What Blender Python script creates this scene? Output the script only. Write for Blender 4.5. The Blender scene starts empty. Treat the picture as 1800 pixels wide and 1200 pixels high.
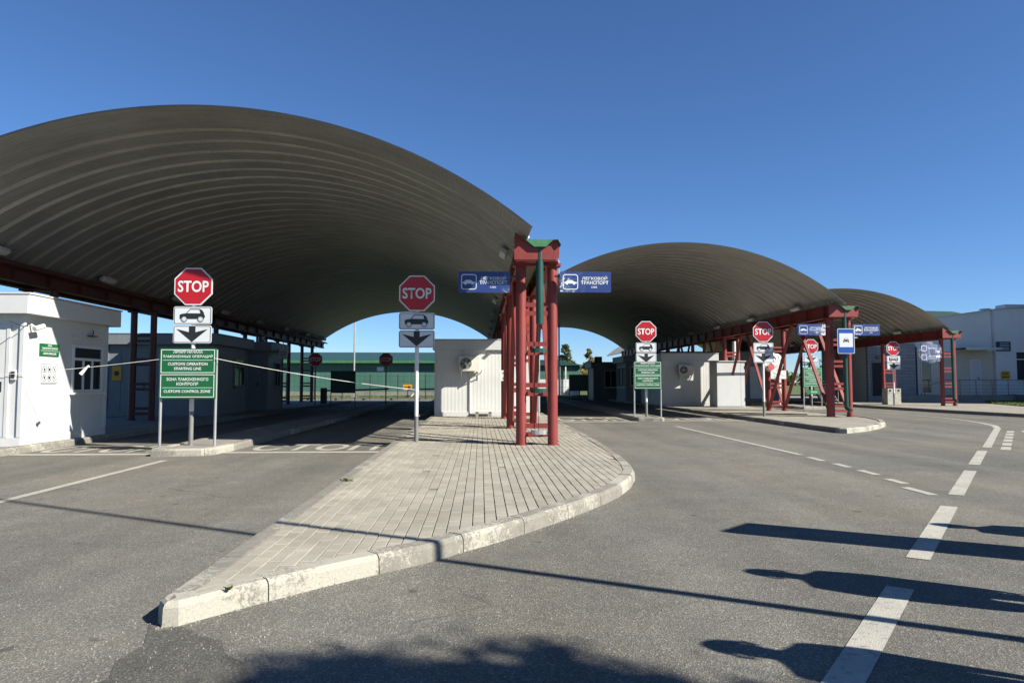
import bpy, math, random
from math import radians, sin, cos, pi, atan2, hypot, sqrt
from mathutils import Vector, Matrix

scene = bpy.context.scene
col = scene.collection
rnd = random.Random(11)

# ------------------------------------------------------------------ camera
cam = bpy.data.cameras.new('camera')
cam.sensor_width = 36.0
cam.lens = 25.0
cam.clip_start = 0.05
cam.clip_end = 3000
camo = bpy.data.objects.new('camera', cam)
col.objects.link(camo)
camo.location = (0, 0, 1.28)
camo.rotation_euler = (radians(90 + 3.297), 0, -radians(2.519))
scene.camera = camo

# ------------------------------------------------------------------ light
SUN_AZ = 120.0       # clockwise from +Y
SUN_EL = 36.0
w = bpy.data.worlds.new('World')
scene.world = w
w.use_nodes = True
nt = w.node_tree
nt.nodes.clear()
sky = nt.nodes.new('ShaderNodeTexSky')
sky.sky_type = 'NISHITA'
sky.sun_disc = False
sky.sun_elevation = radians(SUN_EL)
sky.sun_rotation = radians(SUN_AZ)
sky.altitude = 1500
sky.air_density = 1.0
sky.dust_density = 0.0
sky.ozone_density = 10.0
bg = nt.nodes.new('ShaderNodeBackground')
bg.inputs['Strength'].default_value = 0.064
wo = nt.nodes.new('ShaderNodeOutputWorld')
nt.links.new(sky.outputs[0], bg.inputs[0])
nt.links.new(bg.outputs[0], wo.inputs[0])

sl = bpy.data.lights.new('sun', 'SUN')
sl.energy = 5.0
sl.angle = radians(0.53)
sl.color = (1.0, 0.945, 0.84)
so = bpy.data.objects.new('sun', sl)
col.objects.link(so)
sdir = Vector((-sin(radians(SUN_AZ)) * cos(radians(SUN_EL)), -cos(radians(SUN_AZ)) * cos(radians(SUN_EL)), -sin(radians(SUN_EL))))
so.rotation_euler = sdir.to_track_quat('-Z', 'Y').to_euler()
so.location = (30, -20, 40)

scene.view_settings.view_transform = 'Standard'
scene.view_settings.look = 'None'
scene.view_settings.gamma = 1
scene.view_settings.exposure = 1.15
scene.view_settings.use_curve_mapping = False
scene.render.engine = 'CYCLES'
scene.cycles.max_bounces = 6
scene.cycles.diffuse_bounces = 4

# ------------------------------------------------------------------ materials
MATS = {}
def _nodes(name):
    m = bpy.data.materials.new(name)
    m.use_nodes = True
    t = m.node_tree
    b = t.nodes['Principled BSDF']
    MATS[name] = m
    return m, t, b
def N(t, typ, **kw):
    n = t.nodes.new(typ)
    for k, v in kw.items():
        if k.startswith('i_'):
            n.inputs[k[2:].replace('_', ' ')].default_value = v
        else:
            setattr(n, k, v)
    return n
def L(t, a, b): t.links.new(a, b)
def ramp(t, fac, stops):
    r = t.nodes.new('ShaderNodeValToRGB')
    e = r.color_ramp.elements
    while len(e) < len(stops): e.new(0.5)
    for i, (p, c) in enumerate(stops):
        e[i].position = p
        e[i].color = (c[0], c[1], c[2], 1) if hasattr(c, '__len__') else (c, c, c, 1)
    L(t, fac, r.inputs[0])
    return r.outputs[0]
def mixc(t, fac, a, b, typ='MIX'):
    n = t.nodes.new('ShaderNodeMix')
    n.data_type = 'RGBA'
    n.blend_type = typ
    for s, v in ((0, fac), (6, a), (7, b)):
        if hasattr(v, 'is_output') or hasattr(v, 'links'): L(t, v, n.inputs[s])
        elif s == 0: n.inputs[0].default_value = v
        else: n.inputs[s].default_value = (v[0], v[1], v[2], 1)
    return n.outputs[2]
def coords(t, kind='Object', scale=None):
    tc = t.nodes.new('ShaderNodeTexCoord')
    o = tc.outputs[kind]
    if scale:
        mp = t.nodes.new('ShaderNodeMapping')
        mp.inputs['Scale'].default_value = scale
        L(t, o, mp.inputs[0]); o = mp.outputs[0]
    return o
def wpos(t, scale=None):
    g = t.nodes.new('ShaderNodeNewGeometry')
    o = g.outputs['Position']
    if scale:
        mp = t.nodes.new('ShaderNodeMapping')
        mp.inputs['Scale'].default_value = scale
        L(t, o, mp.inputs[0]); o = mp.outputs[0]
    return o
def noise(t, vec, scale, detail=4, rough=0.6, dist=0.0):
    n = t.nodes.new('ShaderNodeTexNoise')
    n.inputs['Scale'].default_value = scale
    n.inputs['Detail'].default_value = detail
    n.inputs['Roughness'].default_value = rough
    n.inputs['Distortion'].default_value = dist
    if vec: L(t, vec, n.inputs['Vector'])
    return n.outputs['Fac']
def bump(t, b, h, strength=0.3, dist=0.01):
    n = t.nodes.new('ShaderNodeBump')
    n.inputs['Strength'].default_value = strength
    n.inputs['Distance'].default_value = dist
    L(t, h, n.inputs['Height'])
    L(t, n.outputs[0], b.inputs['Normal'])
def mul(c, k): return tuple(x * k for x in c)
def pm(name, c, rough=0.6, metal=0.0, var=0.18, vs=2.5, grime=None, bs=60, bst=0.08, spec=0.4):
    """painted / plain surface with blotchy tone, fine relief and optional grime streaks"""
    m, t, b = _nodes(name)
    v = wpos(t)
    n1 = noise(t, v, vs, 5, 0.65)
    base = ramp(t, n1, [(0.3, mul(c, 1 - var)), (0.7, mul(c, 1 + var * 0.6))])
    if grime:
        n2 = noise(t, wpos(t, (7, 7, 0.8)), 1.6, 5, 0.7)
        f = ramp(t, n2, [(0.5, 0), (0.78, 0.55)])
        base = mixc(t, f, base, grime)
    L(t, base, b.inputs['Base Color'])
    b.inputs['Roughness'].default_value = rough
    b.inputs['Metallic'].default_value = metal
    b.inputs['Specular IOR Level'].default_value = spec
    if bst: bump(t, b, noise(t, v, bs, 3, 0.6), bst, 0.01)
    return m

def mk_asphalt(name, k=1.0):
    m, t, b = _nodes(name)
    v = wpos(t)
    vor = N(t, 'ShaderNodeTexVoronoi', i_Scale=125.0)
    L(t, v, vor.inputs['Vector'])
    g = noise(t, v, 140, 3, 0.7)
    cellc = t.nodes.new('ShaderNodeSeparateColor'); L(t, vor.outputs['Color'], cellc.inputs[0])
    stone = ramp(t, cellc.outputs[0], [(0.0, (0.098 * k, 0.095 * k, 0.083 * k)), (0.55, (0.134 * k, 0.130 * k, 0.114 * k)), (0.92, (0.18 * k, 0.174 * k, 0.153 * k)), (1.0, (0.30 * k, 0.288 * k, 0.252 * k))])
    pits = ramp(t, g, [(0.34, 0.66), (0.52, 1.04)])
    c1 = mixc(t, 1.0, stone, pits, 'MULTIPLY')
    big = noise(t, v, 0.33, 6, 0.62, 0.4)
    mid = noise(t, v, 2.3, 5, 0.7)
    blot = ramp(t, big, [(0.3, (0.80, 0.81, 0.82)), (0.5, (0.98, 0.975, 0.955)), (0.68, (1.14, 1.09, 1.0))])
    c2 = mixc(t, 1.0, c1, blot, 'MULTIPLY')
    c3 = mixc(t, 1.0, c2, ramp(t, mid, [(0.25, 0.84), (0.7, 1.1)]), 'MULTIPLY')
    # tyre-worn bands along the lanes
    wv = noise(t, wpos(t, (1.1, 0.06, 1)), 1.0, 3, 0.5)
    c4 = mixc(t, 1.0, c3, ramp(t, wv, [(0.36, 0.83), (0.6, 1.08)]), 'MULTIPLY')
    spots = noise(t, v, 5.5, 2, 0.4)
    c5 = mixc(t, ramp(t, spots, [(0.69, 0), (0.75, 0.55)]), c4, (0.035, 0.034, 0.033))
    # a few long hairline cracks
    dn = t.nodes.new('ShaderNodeTexNoise'); dn.inputs['Scale'].default_value = 1.2; dn.inputs['Detail'].default_value = 5
    L(t, v, dn.inputs['Vector'])
    va = t.nodes.new('ShaderNodeVectorMath'); va.operation = 'MULTIPLY_ADD'
    L(t, dn.outputs['Color'], va.inputs[0]); va.inputs[1].default_value = (1.3, 1.3, 0); L(t, v, va.inputs[2])
    cr = N(t, 'ShaderNodeTexVoronoi', feature='DISTANCE_TO_EDGE', i_Scale=0.16)
    L(t, va.outputs[0], cr.inputs['Vector'])
    cf = ramp(t, cr.outputs['Distance'], [(0.0, 0.55), (0.0022, 0.0)])
    cm = t.nodes.new('ShaderNodeMath'); cm.operation = 'MULTIPLY'
    L(t, cf, cm.inputs[0]); L(t, ramp(t, noise(t, v, 0.45, 3), [(0.5, 0), (0.6, 1)]), cm.inputs[1])
    c6 = mixc(t, cm.outputs[0], c5, (0.03, 0.03, 0.03))
    L(t, c6, b.inputs['Base Color'])
    b.inputs['Roughness'].default_value = 0.92
    b.inputs['Specular IOR Level'].default_value = 0.25
    h = t.nodes.new('ShaderNodeMath'); h.operation = 'ADD'
    L(t, vor.outputs['Distance'], h.inputs[0]); L(t, g, h.inputs[1])
    bump(t, b, h.outputs[0], 0.55, 0.006)
    return m

def mk_pavers(name, w_=0.1, l_=0.2, geo=True):
    """stone-grey blocks; geo: bricks are real and this only tints each one, else the courses are relief"""
    m, t, b = _nodes(name)
    v = wpos(t)
    if geo:
        sp = t.nodes.new('ShaderNodeVectorMath'); sp.operation = 'DIVIDE'
        L(t, v, sp.inputs[0]); sp.inputs[1].default_value = (w_, l_ / 2, 10)
        fl = t.nodes.new('ShaderNodeVectorMath'); fl.operation = 'FLOOR'; L(t, sp.outputs[0], fl.inputs[0])
        info = t.nodes.new('ShaderNodeAttribute'); info.attribute_name = 'tone'
        wn = N(t, 'ShaderNodeTexWhiteNoise', noise_dimensions='1D'); L(t, info.outputs['Fac'], wn.inputs['W'])
        oi = t.nodes.new('ShaderNodeObjectInfo')
        ad = t.nodes.new('ShaderNodeMath'); ad.operation = 'ADD'
        L(t, wn.outputs['Value'], ad.inputs[0]); L(t, oi.outputs['Random'], ad.inputs[1])
        fr = t.nodes.new('ShaderNodeMath'); fr.operation = 'FRACT'; L(t, ad.outputs[0], fr.inputs[0])
        base = ramp(t, fr.outputs[0], [(0, (0.255, 0.237, 0.195)), (0.5, (0.278, 0.259, 0.214)), (1, (0.305, 0.284, 0.236))])
    else:
        bk = N(t, 'ShaderNodeTexBrick', offset=0.5, i_Scale=1.0)
        L(t, v, bk.inputs['Vector'])
        bk.inputs['Color1'].default_value = (0.245, 0.228, 0.19, 1)
        bk.inputs['Color2'].default_value = (0.30, 0.28, 0.235, 1)
        bk.inputs['Mortar'].default_value = (0.12, 0.114, 0.1, 1)
        bk.inputs['Brick Width'].default_value = l_; bk.inputs['Row Height'].default_value = w_
        bk.inputs['Mortar Size'].default_value = 0.006
        base = bk.outputs['Color']
    n = noise(t, v, 1.3, 5, 0.65)
    c = mixc(t, 1.0, base, ramp(t, n, [(0.28, (0.84, 0.83, 0.81)), (0.5, (1, 1, 1)), (0.74, (1.22, 1.22, 1.22))]), 'MULTIPLY')
    g = noise(t, v, 160, 3, 0.7)
    c = mixc(t, 1.0, c, ramp(t, g, [(0.3, 0.78), (0.65, 1.08)]), 'MULTIPLY')
    # rust-tinted run-off
    rr = noise(t, v, 0.9, 4, 0.6)
    c = mixc(t, ramp(t, rr, [(0.66, 0), (0.8, 0.35)]), c, (0.20, 0.14, 0.105))
    L(t, c, b.inputs['Base Color'])
    b.inputs['Roughness'].default_value = 0.9
    b.inputs['Specular IOR Level'].default_value = 0.25
    bump(t, b, g, 0.3, 0.004)
    return m

def mk_kerb(name, cover):
    """cast concrete kerb, cover = share still under flaking whitewash"""
    m, t, b = _nodes(name)
    v = wpos(t)
    n1 = noise(t, v, 9, 5, 0.65)
    conc = ramp(t, n1, [(0.3, (0.165, 0.155, 0.132)), (0.7, (0.235, 0.222, 0.195))])
    fine = noise(t, v, 130, 3, 0.7)
    conc = mixc(t, 1.0, conc, ramp(t, fine, [(0.3, 0.72), (0.6, 1.05)]), 'MULTIPLY')
    fl = noise(t, v, 30, 6, 0.78, 0.8)
    patch = noise(t, v, 1.7, 3, 0.5)
    ad = t.nodes.new('ShaderNodeMath'); ad.operation = 'MULTIPLY_ADD'
    L(t, patch, ad.inputs[0]); ad.inputs[1].default_value = 0.9; L(t, fl, ad.inputs[2])
    thr = 1.32 - cover * 0.72
    f = ramp(t, ad.outputs[0], [(max(0.0, (thr - 0.035) / 2), 0), ((thr + 0.035) / 2, 1)])
    hf = t.nodes.new('ShaderNodeMath'); hf.operation = 'MULTIPLY'; hf.inputs[1].default_value = 0.5
    L(t, ad.outputs[0], hf.inputs[0])
    t.links.remove(f.node.inputs[0].links[0]); L(t, hf.outputs[0], f.node.inputs[0])
    vv = N(t, 'ShaderNodeTexVoronoi', feature='DISTANCE_TO_EDGE', i_Scale=38.0); L(t, v, vv.inputs['Vector'])
    crack = ramp(t, vv.outputs['Distance'], [(0.0, 0.55), (0.04, 1.0)])
    f2 = t.nodes.new('ShaderNodeMath'); f2.operation = 'MULTIPLY'; L(t, f, f2.inputs[0]); L(t, crack, f2.inputs[1])
    c = mixc(t, f2.outputs[0], conc, (0.33, 0.315, 0.265))
    L(t, c, b.inputs['Base Color'])
    b.inputs['Roughness'].default_value = 0.9
    b.inputs['Specular IOR Level'].default_value = 0.2
    h = t.nodes.new('ShaderNodeMath'); h.operation = 'ADD'; L(t, fine, h.inputs[0]); L(t, f2.outputs[0], h.inputs[1])
    bump(t, b, h.outputs[0], 0.5, 0.005)
    return m

def mk_vault():
    m, t, b = _nodes('galvanised_sheet')
    v = wpos(t)
    n1 = noise(t, v, 0.7, 5, 0.6)
    n2 = noise(t, wpos(t, (0.5, 5, 0.5)), 2.0, 5, 0.65)
    c = ramp(t, n1, [(0.3, (0.285, 0.278, 0.258)), (0.7, (0.365, 0.358, 0.335))])
    c = mixc(t, 1.0, c, ramp(t, n2, [(0.3, 0.78), (0.7, 1.08)]), 'MULTIPLY')
    L(t, c, b.inputs['Base Color'])
    b.inputs['Roughness'].default_value = 0.48
    b.inputs['Metallic'].default_value = 0.35
    uv = t.nodes.new('ShaderNodeUVMap'); uv.uv_map = 'arc'
    s = t.nodes.new('ShaderNodeSeparateXYZ'); L(t, uv.outputs[0], s.inputs[0])
    mm = t.nodes.new('ShaderNodeMath'); mm.operation = 'MULTIPLY'; mm.inputs[1].default_value = 2 * pi / 0.07
    L(t, s.outputs[0], mm.inputs[0])
    sn = t.nodes.new('ShaderNodeMath'); sn.operation = 'SINE'; L(t, mm.outputs[0], sn.inputs[0])
    bump(t, b, sn.outputs[0], 0.28, 0.008)
    return m

def mk_marking():
    m, t, b = _nodes('road_marking')
    v = wpos(t)
    n = noise(t, v, 22, 6, 0.75)
    n2 = noise(t, v, 2.5, 4, 0.6)
    c = ramp(t, n2, [(0.3, (0.285, 0.274, 0.232)), (0.7, (0.375, 0.362, 0.31))])
    f = ramp(t, n, [(0.34, 0.75), (0.47, 0.0)])
    c = mixc(t, f, c, (0.13, 0.125, 0.115))
    vor = N(t, 'ShaderNodeTexVoronoi', i_Scale=110.0); L(t, v, vor.inputs['Vector'])
    L(t, c, b.inputs['Base Color'])
    b.inputs['Roughness'].default_value = 0.8
    bump(t, b, vor.outputs['Distance'], 0.45, 0.004)
    return m

def mk_worn_blue(name, amount, side):
    """blue sign film: chalky and peeled to bare white, more to one edge"""
    m, t, b = _nodes(name)
    v = coords(t, 'Object')
    s = t.nodes.new('ShaderNodeSeparateXYZ'); L(t, v, s.inputs[0])
    n = noise(t, v, 9, 6, 0.75, 0.6)
    k = t.nodes.new('ShaderNodeMath'); k.operation = 'MULTIPLY_ADD'
    L(t, s.outputs[0], k.inputs[0]); k.inputs[1].default_value = 0.42 * side; L(t, n, k.inputs[2])
    k2 = t.nodes.new('ShaderNodeMath'); k2.operation = 'MULTIPLY_ADD'
    L(t, s.outputs[2], k2.inputs[0]); k2.inputs[1].default_value = -0.18; L(t, k.outputs[0], k2.inputs[2])
    f = ramp(t, k2.outputs[0], [(0.70 - amount, 0), (0.73 - amount, 1)])
    f2 = ramp(t, k2.outputs[0], [(0.52 - amount, 0), (0.72 - amount, 0.45)])
    c = mixc(t, f2, (0.014, 0.035, 0.15), (0.10, 0.15, 0.27))
    c = mixc(t, f, c, (0.5, 0.51, 0.52))
    L(t, c, b.inputs['Base Color'])
    b.inputs['Roughness'].default_value = 0.42
    return m

def mk_ribbed(name, c, pitch, axis, grime=None, depth=0.01, rough=0.5, strength=0.35):
    m, t, b = _nodes(name)
    v = wpos(t)
    n1 = noise(t, v, 1.1, 4, 0.6)
    base = ramp(t, n1, [(0.3, mul(c, 0.9)), (0.7, mul(c, 1.05))])
    n2 = noise(t, wpos(t, (6, 6, 0.5)), 1.3, 5, 0.7)
    if grime: base = mixc(t, ramp(t, n2, [(0.55, 0), (0.8, 0.4)]), base, grime)
    L(t, base, b.inputs['Base Color'])
    b.inputs['Roughness'].default_value = rough
    s = t.nodes.new('ShaderNodeSeparateXYZ'); L(t, v, s.inputs[0])
    mm = t.nodes.new('ShaderNodeMath'); mm.operation = 'MULTIPLY'; mm.inputs[1].default_value = 2 * pi / pitch
    L(t, s.outputs[axis], mm.inputs[0])
    sn = t.nodes.new('ShaderNodeMath'); sn.operation = 'SINE'; L(t, mm.outputs[0], sn.inputs[0])
    rs = ramp(t, sn.outputs[0], [(0.0, 0), (0.35, 1)])
    bump(t, b, rs, strength, depth)
    return m

mk_asphalt('asphalt'); mk_asphalt('asphalt_patch', 0.66)
mk_pavers('paver'); mk_pavers('paver_field', geo=False)
mk_kerb('kerb_bare', 0.26); mk_kerb('kerb_flaked', 0.44); mk_kerb('kerb_white', 0.60)
mk_vault(); mk_marking()
mk_worn_blue('sign_blue_worn', -0.02, -1); mk_worn_blue('sign_blue_faded', -0.10, 1); mk_worn_blue('sign_blue_chalky', 0.04, 1)
pm('joint_sand', (0.17, 0.158, 0.128), 0.95, var=0.3, vs=12, bst=0.3)
pm('concrete', (0.21, 0.2, 0.177), 0.92, var=0.25, vs=1.7, bst=0.3, bs=120)
def mk_red(name, c, bleach, chip):
    m, t, b = _nodes(name)
    v = wpos(t)
    base = ramp(t, noise(t, v, 2.2, 5, 0.65), [(0.3, mul(c, 0.8)), (0.7, mul(c, 1.12))])
    base = mixc(t, ramp(t, noise(t, wpos(t, (5, 5, 0.7)), 1.7, 5, 0.7), [(0.48, 0), (0.75, 0.6)]), base, bleach)
    f = ramp(t, noise(t, v, 34, 5, 0.7), [(0.66, 0), (0.70, 0.85)])
    base = mixc(t, f, base, chip)
    base = mixc(t, ramp(t, noise(t, wpos(t, (11, 11, 0.5)), 1.3, 4, 0.7), [(0.58, 0), (0.8, 0.5)]), base, mul(chip, 0.8))
    L(t, base, b.inputs['Base Color'])
    b.inputs['Roughness'].default_value = 0.55
    bump(t, b, noise(t, v, 40, 4, 0.6), 0.12, 0.008)
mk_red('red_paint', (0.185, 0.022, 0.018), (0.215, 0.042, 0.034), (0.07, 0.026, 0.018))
mk_red('red_paint_shaded', (0.075, 0.016, 0.014), (0.09, 0.03, 0.025), (0.04, 0.02, 0.016))  # darker copy of the red, canopy shade put into its colour
pm('green_metal', (0.05, 0.16, 0.075), 0.45, var=0.25, vs=5, grime=(0.10, 0.17, 0.12))
pm('dark_green', (0.012, 0.055, 0.042), 0.4, var=0.25)
pm('white_paint', (0.60, 0.60, 0.58), 0.5, var=0.06, grime=(0.55, 0.53, 0.48))
pm('post_grey', (0.16, 0.16, 0.155), 0.5, var=0.2)
pm('galvanised', (0.42, 0.42, 0.41), 0.42, metal=0.6, var=0.15)
pm('sign_white', (0.54, 0.56, 0.575), 0.4, var=0.05)
pm('sign_red', (0.36, 0.009, 0.018), 0.4, var=0.08)
pm('sign_black', (0.016, 0.017, 0.02), 0.45, var=0.1)
pm('sign_green', (0.009, 0.10, 0.032), 0.42, var=0.1)
pm('sign_green_pale', (0.018, 0.16, 0.055), 0.42, var=0.1)
pm('sign_blue', (0.006, 0.06, 0.29), 0.4, var=0.08)
pm('sign_yellow', (0.55, 0.27, 0.012), 0.45, var=0.1)
pm('letter_white', (0.58, 0.61, 0.60), 0.45, var=0.04, bst=0)
pm('letter_faded', (0.46, 0.51, 0.58), 0.5, var=0.06, vs=4, bst=0)
pm('navy', (0.02, 0.025, 0.045), 0.4)
mk_ribbed('booth_ribbed', (0.54, 0.545, 0.525), 0.125, 0, (0.5, 0.48, 0.43), 0.008)
mk_ribbed('booth_ribbed_y', (0.54, 0.545, 0.525), 0.125, 1, (0.5, 0.48, 0.43), 0.008, strength=0.12)
pm('booth_white', (0.49, 0.50, 0.495), 0.45, var=0.05, grime=(0.55, 0.53, 0.48), bst=0.03)
pm('booth_trim', (0.5, 0.5, 0.49), 0.45, var=0.07, grime=(0.42, 0.40, 0.36))
pm('booth_shade_grey', (0.15, 0.165, 0.178), 0.5, var=0.12, grime=(0.19, 0.19, 0.19))  # grey carries canopy shade on white booths; some frames share it
mk_ribbed('warehouse_wall', (0.05, 0.125, 0.098), 1.15, 0, (0.06, 0.14, 0.11), 0.02)
pm('warehouse_roof', (0.022, 0.06, 0.054), 0.45, var=0.15)
pm('render_grey', (0.56, 0.59, 0.60), 0.85, var=0.08, vs=0.8, grime=(0.46, 0.48, 0.49))
pm('render_cream', (0.50, 0.46, 0.39), 0.85, var=0.08, vs=0.8, grime=(0.5, 0.47, 0.40))
pm('plinth_tile', (0.10, 0.105, 0.115), 0.6, var=0.3, vs=6)
pm('dark_rubber', (0.02, 0.02, 0.021), 0.7)
pm('black_steel', (0.025, 0.027, 0.028), 0.5)
pm('rope_white', (0.70, 0.68, 0.62), 0.85)
pm('ac_cream', (0.62, 0.60, 0.53), 0.5, var=0.08, grime=(0.45, 0.42, 0.36))
pm('lamp_body', (0.42, 0.42, 0.40), 0.5)
pm('lamp_diffuser', (0.62, 0.62, 0.60), 0.35)
pm('pale_concrete', (0.36, 0.35, 0.31), 0.9, var=0.25, vs=5, bst=0.3)
pm('wood_grey', (0.17, 0.13, 0.09), 0.8, var=0.3)
pm('bark', (0.10, 0.075, 0.055), 0.9, var=0.3, vs=8, bst=0.5)
pm('birch_bark', (0.5, 0.48, 0.44), 0.8, var=0.3, vs=8)
pm('skin', (0.48, 0.29, 0.21), 0.55, var=0.06)
pm('hair_dark', (0.03, 0.022, 0.016), 0.6)
pm('cloth_navy', (0.03, 0.035, 0.055), 0.9, var=0.15, vs=8, bst=0.3, bs=200)
pm('cloth_grey', (0.12, 0.12, 0.125), 0.9, var=0.15, vs=8, bst=0.3, bs=200)
pm('cloth_olive', (0.08, 0.085, 0.05), 0.9, var=0.15, vs=8, bst=0.3, bs=200)
pm('soil', (0.10, 0.085, 0.06), 0.95, var=0.3)
pm('film_red', (0.50, 0.12, 0.11), 0.4, var=0.3, vs=12)
pm('pendant', (0.16, 0.17, 0.18), 0.5)
def mk_leaf(name, c1, c2):
    m, t, b = _nodes(name)
    g = t.nodes.new('ShaderNodeNewGeometry')
    c = ramp(t, g.outputs['Random Per Island'], [(0.0, c1), (1.0, c2)])
    n = noise(t, wpos(t), 1.1, 2)
    c = mixc(t, 1.0, c, ramp(t, n, [(0.3, 0.7), (0.7, 1.2)]), 'MULTIPLY')
    L(t, c, b.inputs['Base Color'])
    b.inputs['Roughness'].default_value = 0.65
    tr = t.nodes.new('ShaderNodeBsdfTranslucent'); L(t, c, tr.inputs[0])
    mx = t.nodes.new('ShaderNodeMixShader'); mx.inputs[0].default_value = 0.3
    L(t, b.outputs[0], mx.inputs[1]); L(t, tr.outputs[0], mx.inputs[2])
    L(t, mx.outputs[0], t.nodes['Material Output'].inputs[0])
mk_leaf('leaf_green', (0.035, 0.075, 0.018), (0.085, 0.13, 0.035))
mk_leaf('leaf_autumn', (0.16, 0.16, 0.05), (0.30, 0.25, 0.08))
mk_leaf('leaf_spruce', (0.07, 0.105, 0.05), (0.13, 0.165, 0.08))
mk_leaf('grass_blade', (0.055, 0.10, 0.018), (0.14, 0.17, 0.045))
pm('turf', (0.075, 0.10, 0.03), 0.95, var=0.4, vs=1.5, bst=0.4)
def mk_glass(name, c=(0.02, 0.025, 0.03)):
    m, t, b = _nodes(name)
    b.inputs['Base Color'].default_value = (*c, 1)
    b.inputs['Roughness'].default_value = 0.04
    b.inputs['Specular IOR Level'].default_value = 0.6
    n = noise(t, wpos(t), 0.8, 2)
    bump(t, b, n, 0.03, 0.02)
mk_glass('glass_dark')
def mk_film():
    m, t, b = _nodes('clear_film')
    b.inputs['Base Color'].default_value = (0.75, 0.77, 0.8, 1)
    b.inputs['Roughness'].default_value = 0.12
    tr = t.nodes.new('ShaderNodeBsdfTransparent')
    mx = t.nodes.new('ShaderNodeMixShader')
    n = noise(t, coords(t, 'Object'), 7, 5, 0.7, 0.8)
    f = ramp(t, n, [(0.45, 0.1), (0.75, 0.4)])
    L(t, f, mx.inputs[0])
    L(t, tr.outputs[0], mx.inputs[1]); L(t, b.outputs[0], mx.inputs[2])
    L(t, mx.outputs[0], t.nodes['Material Output'].inputs[0])
mk_film()
def mk_blockwall():
    m, t, b = _nodes('block_wall')
    g = wpos(t)
    s = t.nodes.new('ShaderNodeSeparateXYZ'); L(t, g, s.inputs[0])
    cb = t.nodes.new('ShaderNodeCombineXYZ'); L(t, s.outputs[0], cb.inputs[0]); L(t, s.outputs[2], cb.inputs[1])
    bk = N(t, 'ShaderNodeTexBrick', offset=0.5, i_Scale=1.0); L(t, cb.outputs[0], bk.inputs['Vector'])
    bk.inputs['Color1'].default_value = (0.20, 0.21, 0.225, 1); bk.inputs['Color2'].default_value = (0.24, 0.25, 0.265, 1)
    bk.inputs['Mortar'].default_value = (0.12, 0.125, 0.13, 1)
    bk.inputs['Brick Width'].default_value = 0.9; bk.inputs['Row Height'].default_value = 0.2; bk.inputs['Mortar Size'].default_value = 0.012
    L(t, bk.outputs['Color'], b.inputs['Base Color']); b.inputs['Roughness'].default_value = 0.8
    bump(t, b, bk.outputs['Fac'], -0.4, 0.01)
mk_blockwall()

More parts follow.
